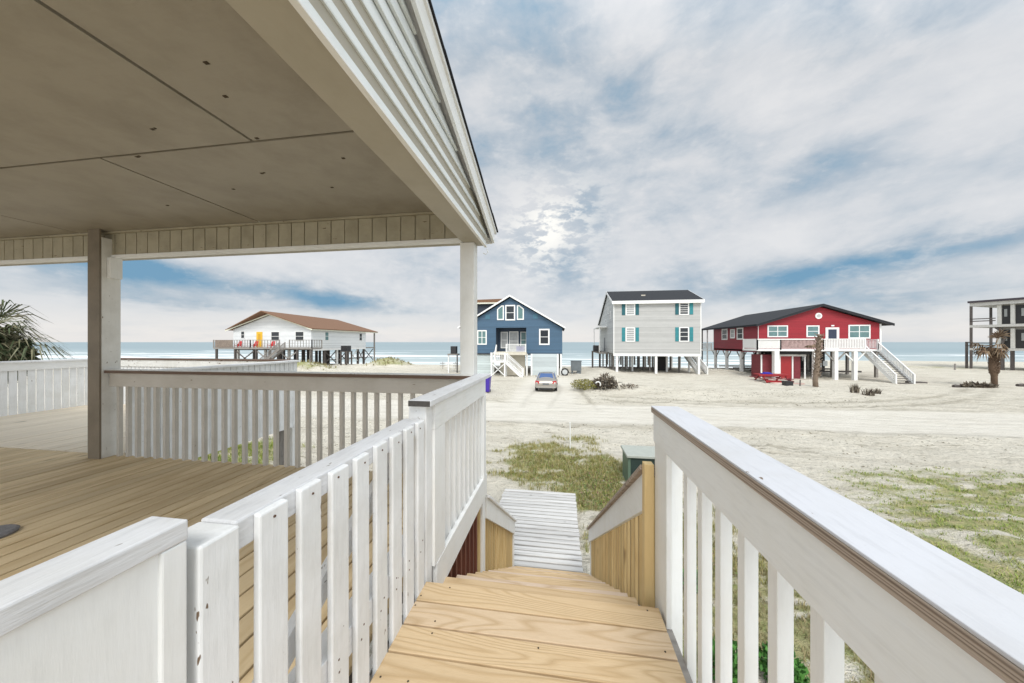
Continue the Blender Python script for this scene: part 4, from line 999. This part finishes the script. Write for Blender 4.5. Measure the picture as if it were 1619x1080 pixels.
# ------------------------------------------------------------------ plants
def leaves(n, cx, cy, cz, rx, ry, rz, s0, s1, flat=.0, shell=.0, long=1.6):
    a = MB()
    for _ in range(n):
        while True:
            p = Vector((random.uniform(-1,1), random.uniform(-1,1), random.uniform(-1,1)))
            if shell < p.length <= 1: break
        q = Vector((cx+p.x*rx, cy+p.y*ry, cz+p.z*rz)); s_ = random.uniform(s0, s1)
        d = (Vector((p.x, p.y, p.z+.3)) + Vector((random.gauss(0,.6), random.gauss(0,.6), random.gauss(0,.6)))).normalized()
        e = d.cross(Vector((random.gauss(0,1), random.gauss(0,1), random.gauss(0,1)))).normalized()
        a.add([q-d*s_*long*.5, q+e*s_*.4, q+d*s_*long*.5, q-e*s_*.4], [(0,1,2,3)])
    return a
def blades(spots, h0, h1, w, n=6, lean=.6):
    a = MB()
    for (x, y, z) in spots:
        for _ in range(n):
            an = random.uniform(0, 6.283); h_ = random.uniform(h0, h1); l_ = lean*h_*random.uniform(.2,1)
            bx = x+random.gauss(0,.03); by = y+random.gauss(0,.03)
            px, py = -math.sin(an)*w, math.cos(an)*w; dx, dy = math.cos(an)*l_, math.sin(an)*l_
            a.add([(bx-px,by-py,z-.01),(bx+px,by+py,z-.01),(bx+dx*.4+px*.7,by+dy*.4+py*.7,z+h_*.6),(bx+dx*.4-px*.7,by+dy*.4-py*.7,z+h_*.6),(bx+dx,by+dy,z+h_)],
                  [(0,1,2,3),(3,2,4)])
    return a
g_leaf = leafmat('grass_green', [(.11,.18,.03),(.22,.30,.05),(.34,.38,.09),(.46,.42,.20),(.14,.24,.04),(.38,.35,.13)])
g_dry = leafmat('grass_dry', [(.28,.24,.13),(.40,.34,.20),(.14,.15,.05),(.34,.27,.15),(.20,.20,.07)])
weed = leafmat('ground_cover', [(.08,.16,.04),(.18,.27,.07),(.22,.12,.10),(.30,.33,.10),(.34,.24,.17),(.11,.20,.07)])
shrub_g = leafmat('shrub_leaf', [(.03,.09,.015),(.06,.17,.03),(.09,.24,.05),(.04,.12,.03)])
olive = leafmat('olive_leaf', [(.10,.11,.03),(.22,.21,.05),(.30,.27,.07),(.08,.07,.04)])
twig = leafmat('dead_twigs', [(.05,.035,.025),(.14,.11,.08),(.30,.26,.20),(.03,.02,.018),(.42,.38,.30)], .9)
frond_m = leafmat('palm_frond_leaf', [(.035,.06,.025),(.08,.10,.045),(.24,.21,.13),(.05,.07,.03),(.30,.27,.18)])
dead_f = leafmat('dead_palm_frond', [(.06,.04,.025),(.16,.10,.06),(.26,.19,.12),(.10,.07,.045)], .9)
def scatter(n, xr, yr, thr=.28):
    out = []
    for _ in range(n):
        x = random.uniform(*xr); y = random.uniform(*yr); g = grass_mask(x, y)
        if g > thr and random.random() < g:
            if 1.9 < x < 3.6 and 9.9 < y < 11: continue
            if -1.7 < x < .5 and 5.6 < y < 9.1: continue
            out.append((x, y, gh(x, y)))
    return out
tag(build(blades(scatter(9000, (-3, 4.5), (6.2, 15)), .05, .17, .006, 6, .8), 'dune_grass', leafmat('dune_grass_leaf', [(.12,.15,.03),(.24,.25,.05),(.38,.34,.12),(.48,.40,.22),(.16,.17,.05),(.40,.30,.14)])), 'olive dune grass and weeds round the end of the boardwalk', 'grass', kind='stuff')
tag(build(blades(scatter(13000, (5, 20), (2, 15), .3), .025, .08, .007, 6, 1.4), 'yard_grass', g_leaf), 'patchy green and tan turf in the sand right of the railing', 'grass', kind='stuff')
tag(build(blades(scatter(5500, (.8, 6), (2, 7.5), .25), .03, .10, .006, 6, 1.2), 'dry_grass', g_dry), 'dry tan grass below the right railing', 'grass', kind='stuff')
tag(build(blades(scatter(3500, (-15.5, -8.5), (7.5, 14.5), .3), .06, .2, .009, 6, .8), 'deck_edge_grass', g_leaf), 'olive grass growing behind the sun deck', 'grass', kind='stuff')
tag(build(blades(scatter(1500, (-43, -24), (39, 54), .3), .15, .45, .03, 5, .8), 'dune_top_grass', g_dry), 'dry grass on the low dunes near the white house', 'grass', kind='stuff')
a = MB()
for (x, y, z) in scatter(1500, (.55, 3.2), (6.2, 10.6), .45):
    n_ = leaves(7, x, y, z+.05, .09, .09, .06, .02, .045); a.add(n_.v, n_.f)
for (x, y, z) in scatter(700, (-1.9, 2.0), (9.4, 12.2), .5):
    n_ = leaves(6, x, y, z+.04, .09, .09, .05, .02, .04); a.add(n_.v, n_.f)
tag(build(a, 'ground_cover', weed), 'creeping green and purple weeds right of the boardwalk', 'ground cover', kind='stuff')
def shrub(name, cx, cy, r_, h_, n, mat, label, cat='shrub', s0=.03, s1=.07, group=None, stem=dark_w):
    z = gh(cx, cy); o = thing(name, label, cat, (cx, cy, z), group)
    build(leaves(n, cx, cy, z+h_*.5, r_, r_, h_*.55, s0, s1), 'foliage', mat, o)
    a = MB()
    for k in range(7):
        an = random.uniform(0, 6.28); a.tube([(cx,cy,z-.05),(cx+math.cos(an)*r_*.3,cy+math.sin(an)*r_*.3,z+h_*.45),(cx+math.cos(an)*r_*.75,cy+math.sin(an)*r_*.75,z+h_*.8)], [.02*h_*1.5,.012*h_*1.5,.004], 5)
    build(a, 'stems', stem, o)
    return o
shrub('leafy_shrub', 2.75, 4.5, .26, .42, 700, shrub_g, 'bright green leafy shrub below the near end of the right railing', group='green shrubs below the railing')
shrub('leafy_shrub', 2.05, 4.35, .24, .5, 700, shrub_g, 'bright green leafy shrub in the middle of those below the right railing', group='green shrubs below the railing')
shrub('leafy_shrub', 1.35, 4.9, .22, .4, 600, shrub_g, 'dark green leafy shrub closest to the stair post', group='green shrubs below the railing')
shrub('leafy_shrub', 2.3, 6.0, .22, .3, 500, shrub_g, 'small green shrub farther out below the right railing', group='green shrubs below the railing')
o = shrub('beach_bush', 2.0, 27.3, 1.15, .8, 1100, olive, 'olive yellow bush at the foot of the sand mound behind the car', 'bush', .05, .12)
# dead root / palm debris pile on the mound
o = thing('driftwood_pile', 'dark tangled heap of dead palm debris beside the olive bush', 'driftwood', (3.7, 27.2, gh(3.7,27.2)))
z = gh(3.7, 27.0)
a = MB()
for (dx_, dz_, r_) in ((-.5,.1,.5),(.1,.4,.6),(.6,.05,.45),(-.1,-.05,.7)):
    n_ = leaves(240, 3.6+dx_, 27.0, z+.35+dz_, r_, .5, r_*.75, .06, .15, long=3.5); a.add(n_.v, n_.f)
build(a, 'twigs', twig, o)
a = MB()
for k in range(16):
    an = random.uniform(0, 6.28); el = random.uniform(.1, 1.2); l_ = random.uniform(.6, 1.4)
    a.tube([(3.7,27.0,z+.15),(3.7+math.cos(an)*l_*.5,27+math.sin(an)*l_*.5,z+.2+el*.5),(3.7+math.cos(an)*l_,27+math.sin(an)*l_,z+.25+el*.6+random.uniform(-.2,.2))], [.07,.05,.015], 6)
build(a, 'branches', dark_w, o)
a = MB().tube([(3.0+.19*math.cos(q),26.3,z+.42+.20*math.sin(q)) for q in [i*.4-.6 for i in range(10)]], .05, 8)
tag(build(a, 'bent_pipe', pvc, None, smooth=True), 'pale bent ring of pipe in the debris between bush and dead palm', 'pipe')
a = MB().tube([(4.75,26.6,gh(4.75,26.6)-.05),(4.6,26.7,z+.5),(4.5,26.8,z+.95)], [.07,.06,.05], 8)
tag(build(a, 'bleached_branch', plain('bleached_wood', (.60,.56,.48), .8), None, smooth=True), 'pale bleached branch leaning at the right of the debris heap', 'branch')
a = leaves(110, 5.5, 27.1, gh(5.5,27.1)+.08, .8, .5, .2, .05, .12, long=3)
tag(build(a, 'twig_heap', twig), 'loose grey twigs strewn right of the debris heap', 'twigs', kind='stuff')

def fan(a, base, dirv, L_, n=16, drop=.35, w=.035):
    """one fan frond: stalk and radiating leaflets"""
    base = Vector(base); d = Vector(dirv).normalized(); tip = base + d*L_*.55
    a.tube([base, base+d*L_*.3+Vector((0,0,.02)), tip], [.02,.014,.01], 5)
    sd0 = d.cross(Vector((0,0,1))).normalized(); up = sd0.cross(d)
    for i in range(n):
        an = (i/(n-1)-.5)*2.9; l_ = L_*.55*random.uniform(.8,1.1)
        v_ = d*math.cos(an) + sd0*math.sin(an) + up*random.uniform(-.1,.15)
        pr_ = v_.cross(up).normalized()*w
        m_ = tip+v_*l_*.55; e_ = tip+v_*l_+Vector((0,0,-drop*l_*random.uniform(.6,1.3)))
        a.add([tip-pr_*.4, tip+pr_*.4, m_+pr_, m_-pr_, e_], [(0,1,2,3),(3,2,4)])
# big cabbage palm at far left
o = thing('cabbage_palm', 'bushy green and tan cabbage palm crown rising above the far left railing', 'palm tree', (-18.6, 8.4, -4.2))
build(MB().tube([(-20.1,8.4,-4.5),(-20.05,8.35,-2),(-20.1,8.4,-.2)], [.24,.2,.24], 12), 'trunk', bark, o)
a = MB()
for k in range(80):
    an = random.uniform(0, 6.28); el = random.uniform(-1.1, 1.1)
    fan(a, (-20.1,8.4,-.25+random.uniform(-.2,.3)), (math.cos(an)*math.cos(el), math.sin(an)*math.cos(el), math.sin(el)), random.uniform(.95, 1.45), 16, .5)
for k in range(26):
    an = random.uniform(0, 6.28); el = random.uniform(-.1, 1.2)
    fan(a, (-20.1,8.4,-.15), (math.cos(an)*math.cos(el), math.sin(an)*math.cos(el), math.sin(el)), random.uniform(1.6, 2.3), 14, .55, .022)
build(a, 'crown', frond_m, o)
a = leaves(2600, -20.0, 8.5, -.55, 1.05, 1.05, 1.0, .07, .16, long=3.2)
build(a, 'dead_leaf_skirt', frond_m, o)
# headless palm trunk
o = thing('bare_palm_trunk', 'thin crownless palm trunk standing in front of the red house', 'palm tree', (23.25, 33.3, -4.1))
pts = [(23.2,33.3,-4.4),(23.15,33.3,-3.4),(23.3,33.3,-2.4),(23.35,33.3,-1.2),(23.45,33.3,-.1),(23.5,33.3,.72)]
build(MB().tube(pts, [.22,.19,.2,.17,.17,.13], 12), 'trunk', bark, o, smooth=True)
a = MB()
for k in range(70):
    z = -3.2 + k*.055; an = k*2.4; r_ = .25; x_ = 23.2+.3*(z+4.1)/4.8
    a.beam((x_+math.cos(an)*.1, 33.3+math.sin(an)*.1, z), (x_+math.cos(an)*.34, 33.3+math.sin(an)*.34, z+.22), .11, .045)
build(a, 'frond_stubs', bark, o)
a = MB()
for k in range(5): fan(a, (23.3,33.3,-.15-.1*k), (-1, -.2+.1*k, -.25+.12*k), .95, 10, .4, .03)
for k in range(3): fan(a, (23.5,33.3,.3), (.3-.4*k, -.3, .3), .45, 8, .4, .02)
build(a, 'dead_frond', dead_f, o)
# stout palm on the right
o = thing('stout_palm', 'short stout palm with drooping dead brown crown near the right edge', 'palm tree', (39.1, 35.6, -4.1))
px, py = 39.15, 35.5
build(MB().tube([(px,py,-4.5),(px,py,-3.1),(px,py,-3.0),(px-.1,py,-2.2),(px-.05,py,-1.2),(px,py,-.5)], [.21,.19,.21,.25,.20,.12], 14), 'trunk', bark_d, o, smooth=True)
a = MB()
for k in range(110):
    z = -3.05 + k*.02; an = k*2.4; r_ = .20-.06*abs(k-50)/60
    a.beam((px+math.cos(an)*.12, py+math.sin(an)*.12, z), (px+math.cos(an)*(r_+.14), py+math.sin(an)*(r_+.14), z+.28), .13, .05)
build(a, 'frond_boots', bark_d, o)
a = MB()
for k in range(24):
    an = random.uniform(0,6.28); fan(a, (px-.25+random.uniform(-.3,.3),py,-.5+random.uniform(-.25,.2)), (math.cos(an)-.45, math.sin(an), random.uniform(-.7,.35)), random.uniform(.5,1.25), 11, .9, .05)
for k in range(5): fan(a, (px+.1,py,-.3), (random.uniform(.05,.4), 0, 1), random.uniform(1.2,2.2), 8, .2, .04)
build(a, 'dead_crown', dead_f, o)
a = leaves(500, px-1.6, py-.4, -4.0, 1.4, .5, .28, .1, .25, long=2.5)
tag(build(a, 'palm_litter', twig), 'dark fallen fronds heaped left of the stout palm', 'palm litter', kind='stuff')
for k, (x, y, w_, lb) in enumerate(((36.0,35.2,.28,'small dark log left of the stout palm'),(42.0,36.0,.55,'short black log right of the stout palm'),(44.6,35.6,1.1,'long dark log on the sand at the right edge'))):
    tag(build(MB().tube([(x-w_,y,gh(x,y)+.1),(x-w_*.3,y+.02,gh(x,y)+.14),(x+w_,y+.05,gh(x,y)+.1)], [.13,.15,.11], 9), 'fallen_log', dark_w), lb, 'log', 'logs lying on the sand')
for k, (x, y, h_, lb) in enumerate(((46.5,51.5,1.0,'weathered post alone on the open beach, farthest from the houses'),(57.5,56.5,.9,'leaning weathered post by the timber house stairs'),(61.5,52,.7,'short weathered post in front of the timber house'))):
    z = gh(x, y); tag(build(MB().tube([(x,y,z-.3),(x+.05,y,z+h_)], [.11,.09], 8), 'beach_post', grey_w), lb, 'post', 'old posts on the beach')
# dead plants near the red house
for k, (x, y, r_, h_, lb) in enumerate(((22.4,28.4,.28,.75,'dead dark plant, left of two in the sand before the red house'),(23.0,27.9,.3,.6,'dead dark plant, middle of three sand plants before the red house'),(24.8,29.4,.14,.55,'thin dead stalk, right of the dead plants before the red house'))):
    z = gh(x, y); o = thing('dead_plant', lb, 'dead plant', (x, y, z), 'dead plants in the sand')
    build(blades([(x+random.uniform(-r_,r_), y+random.uniform(-r_,r_)*.6, z) for _ in range(22)], h_*.5, h_, .025, 4, .6), 'blades', twig, o)
# small stones and shells and clumps on the rough sand
a = MB()
cnt = 0
while cnt < 1500:
    x = random.uniform(-12, 22); y = random.uniform(9, 30)
    if road_mask(x, y) > .35 or nz(x*.3, y*.8, 1, 4) < -.05: continue
    s_ = random.uniform(.012, .04)*(1+.02*y); z = gh(x, y)
    p = [(x+s_*random.uniform(.6,1.3)*math.cos(q), y+s_*random.uniform(.6,1.3)*math.sin(q), z) for q in (0,1.3,2.6,3.9,5.2)]
    a.add(p+[(x,y,z+s_*.6)], [(0,1,5),(1,2,5),(2,3,5),(3,4,5),(4,0,5)]); cnt += 1
tag(build(a, 'sand_debris', leafmat('debris', [(.10,.085,.06),(.3,.27,.2),(.17,.15,.10),(.45,.42,.34)], .95)), 'scattered small debris and tufts on the rough sand', 'debris', kind='stuff')

# ------------------------------------------------------------------ sky, sun, camera
w = bpy.data.worlds.new("World"); sc.world = w; w.use_nodes = True
t = w.node_tree; bg = t.nodes['Background']
SUN_EL, SUN_AZ = R(52), R(172)          # azimuth measured clockwise from +Y
sky = N(t, 'ShaderNodeTexSky', sky_type='NISHITA', sun_disc=False, sun_elevation=SUN_EL, sun_rotation=SUN_AZ)
tc = N(t, 'ShaderNodeTexCoord'); sx = N(t, 'ShaderNodeSeparateXYZ'); L(t, tc.outputs['Generated'], sx.inputs[0])
zz = M2(t, 'MAXIMUM', sx.outputs[2], 0.0); den = M2(t, 'ADD', zz, .16)
px_ = M2(t, 'DIVIDE', sx.outputs[0], den); py_ = M2(t, 'DIVIDE', sx.outputs[1], den)
def PV(ax, ay, rot, off):
    cx = N(t, 'ShaderNodeCombineXYZ'); L(t, px_, cx.inputs[0]); L(t, py_, cx.inputs[1])
    mp = N(t, 'ShaderNodeMapping'); mp.inputs['Rotation'].default_value = (0,0,R(rot)); mp.inputs['Scale'].default_value = (ax, ay, 1); mp.inputs['Location'].default_value = (off, off*.7, off)
    L(t, cx.outputs[0], mp.inputs[0]); return mp.outputs[0]
def DV(sx_, sy_, sz_, off):
    mp = N(t, 'ShaderNodeMapping'); mp.inputs['Scale'].default_value = (sx_, sy_, sz_); mp.inputs['Location'].default_value = (off, off*.6, off*1.3)
    L(t, tc.outputs['Generated'], mp.inputs[0]); return mp.outputs[0]
warp = NOISE(t, DV(1, 1, 1.6, 2.0), 3.0, 4, .6)
pl = NOISE(t, PV(1.0, .7, 20, 3.1), .8, 5, .5, .3)
big = NOISE(t, DV(1, 1, 1.5, 4.3), 2.4, 7, .56, .45)
mid = NOISE(t, DV(1, 1, 1.9, 7.7), 6.5, 6, .58, .3)
fine = NOISE(t, DV(1, 1, 2.2, 1.3), 20.0, 4, .62, .2)
dens = M2(t, 'ADD', M2(t, 'MULTIPLY', pl, .28), M2(t, 'ADD', M2(t, 'MULTIPLY', big, .40), M2(t, 'ADD', M2(t, 'MULTIPLY', mid, .24), M2(t, 'MULTIPLY', fine, .08))))
az = M2(t, 'ARCTAN2', sx.outputs[0], sx.outputs[1]); elv = M2(t, 'ARCSINE', sx.outputs[2])
wz = M2(t, 'SUBTRACT', warp, .5); wm = M2(t, 'SUBTRACT', mid, .5)
def streak(az0, el0, length, width, slope, amp):
    """one long cloud feature of the sky dome: a rotated soft ellipse in azimuth / elevation (degrees), frayed by noise"""
    c_, s_ = math.cos(R(slope)), math.sin(R(slope))
    da = M2(t, 'SUBTRACT', az, R(az0)); de = M2(t, 'SUBTRACT', elv, R(el0))
    da = M2(t, 'ADD', da, M2(t, 'MULTIPLY', wz, .25)); de = M2(t, 'ADD', de, M2(t, 'MULTIPLY', wm, R(width)*2.2))
    u_ = M2(t, 'DIVIDE', M2(t, 'ADD', M2(t, 'MULTIPLY', da, c_), M2(t, 'MULTIPLY', de, s_)), R(length))
    v_ = M2(t, 'DIVIDE', M2(t, 'SUBTRACT', M2(t, 'MULTIPLY', de, c_), M2(t, 'MULTIPLY', da, s_)), R(width))
    q_ = M2(t, 'ADD', M2(t, 'POWER', M2(t, 'ABSOLUTE', u_), 2.0), M2(t, 'POWER', M2(t, 'ABSOLUTE', v_), 2.0))
    return M2(t, 'MULTIPLY', M2(t, 'EXPONENT', M2(t, 'MULTIPLY', q_, -1.0)), amp)
feats = [(44,10,16,1.4,7,-.11),(34,20,9,2.2,14,-.07),(1,32,4,6,70,-.06),(44,30,12,4,25,-.04),
         (-41,7,12,1.6,-6,-.11),(-58,8.5,10,1.6,-8,-.10),(-27,5.5,9,1.4,-4,-.07),(-3,46,10,6,10,-.04),
         (15,46,8,10,30,.06),(28,33,8,6,20,.06),(38,13.8,12,2.0,8,.05)]
dens = M2(t, 'ADD', dens, .010)
for f_ in feats: dens = M2(t, 'ADD', dens, streak(*f_))
cloud = t.nodes.new('ShaderNodeValToRGB'); el_ = cloud.color_ramp.elements
cols_ = [(.35,(.17,.34,.50)),(.41,(.34,.455,.56)),(.455,(.47,.54,.61)),(.495,(.59,.635,.68)),(.54,(.69,.71,.735)),(.62,(.78,.785,.795))]
while len(el_) < len(cols_): el_.new(.5)
for i, (p, c_) in enumerate(cols_): el_[i].position = p; el_[i].color = (*c_, 1)
L(t, dens, cloud.inputs[0])
cc = cloud.outputs[0]
bright = RAMP(t, M2(t, 'ADD', M2(t, 'MULTIPLY', fine, .6), M2(t, 'MULTIPLY', mid, .4)), .54, .68)
cc = MIX(t, M2(t, 'MULTIPLY', bright, .3), cc, (.80,.80,.80))
# thin bright edge of the cloud in front of the viewer
sunny = M2(t, 'MULTIPLY', streak(-1.5, 19, 7, 6, 20, 1.3), RAMP(t, fine, .45, .56))
cc = MIX(t, M2(t, 'MULTIPLY', sunny, .8), cc, (1.05,1.03,.97))
# pale bank of cloud low over the sea
hz = NOISE(t, DV(1, 1, 5, 3.7), 3.0, 6, .6)
low = RAMP(t, M2(t, 'ADD', sx.outputs[2], M2(t, 'MULTIPLY', M2(t, 'SUBTRACT', hz, .5), .30)), .055, .10, (1,1,1), (0,0,0))
cc = MIX(t, M2(t, 'MULTIPLY', low, .9), cc, MIX(t, RAMP(t, hz, .35, .6), (.66,.69,.73), (.85,.825,.805)))
# unseen sky behind the viewer brightened, added to light the pale railings
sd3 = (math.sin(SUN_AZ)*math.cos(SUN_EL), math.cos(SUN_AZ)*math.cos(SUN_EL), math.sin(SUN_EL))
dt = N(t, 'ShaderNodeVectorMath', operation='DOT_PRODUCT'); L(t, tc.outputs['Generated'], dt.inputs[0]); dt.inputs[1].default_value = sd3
fill_glow = M2(t, 'ADD', M2(t, 'MULTIPLY', RAMP(t, dt.outputs['Value'], .05, .95), 1.5), 1.0)
sc_ = N(t, 'ShaderNodeVectorMath', operation='SCALE'); L(t, cc, sc_.inputs[0]); L(t, M2(t, 'MULTIPLY', fill_glow, 6.6), sc_.inputs['Scale'])
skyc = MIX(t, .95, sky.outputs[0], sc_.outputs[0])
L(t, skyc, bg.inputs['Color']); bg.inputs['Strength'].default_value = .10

sun = bpy.data.lights.new('sun', 'SUN'); sun.energy = 1.5; sun.angle = R(20); sun.color = (1,.965,.91)
so = bpy.data.objects.new('sun', sun); C.objects.link(so)
dv = Vector((math.sin(SUN_AZ)*math.cos(SUN_EL), math.cos(SUN_AZ)*math.cos(SUN_EL), math.sin(SUN_EL)))
so.rotation_euler = dv.to_track_quat('Z', 'Y').to_euler(); so.location = dv*50

cam = bpy.data.cameras.new('camera'); cam.sensor_width = 36; cam.lens = 510/1619*36; cam.clip_start = .03; cam.clip_end = 60000
cam.shift_y = .0006
co = bpy.data.objects.new('camera', cam); C.objects.link(co); co.location = (0,0,0)
co.rotation_euler = (R(90), 0, math.atan(75.5/510)); sc.camera = co
sc.view_settings.view_transform = 'Standard'; sc.view_settings.look = 'None'; sc.view_settings.exposure = .62; sc.view_settings.gamma = 1
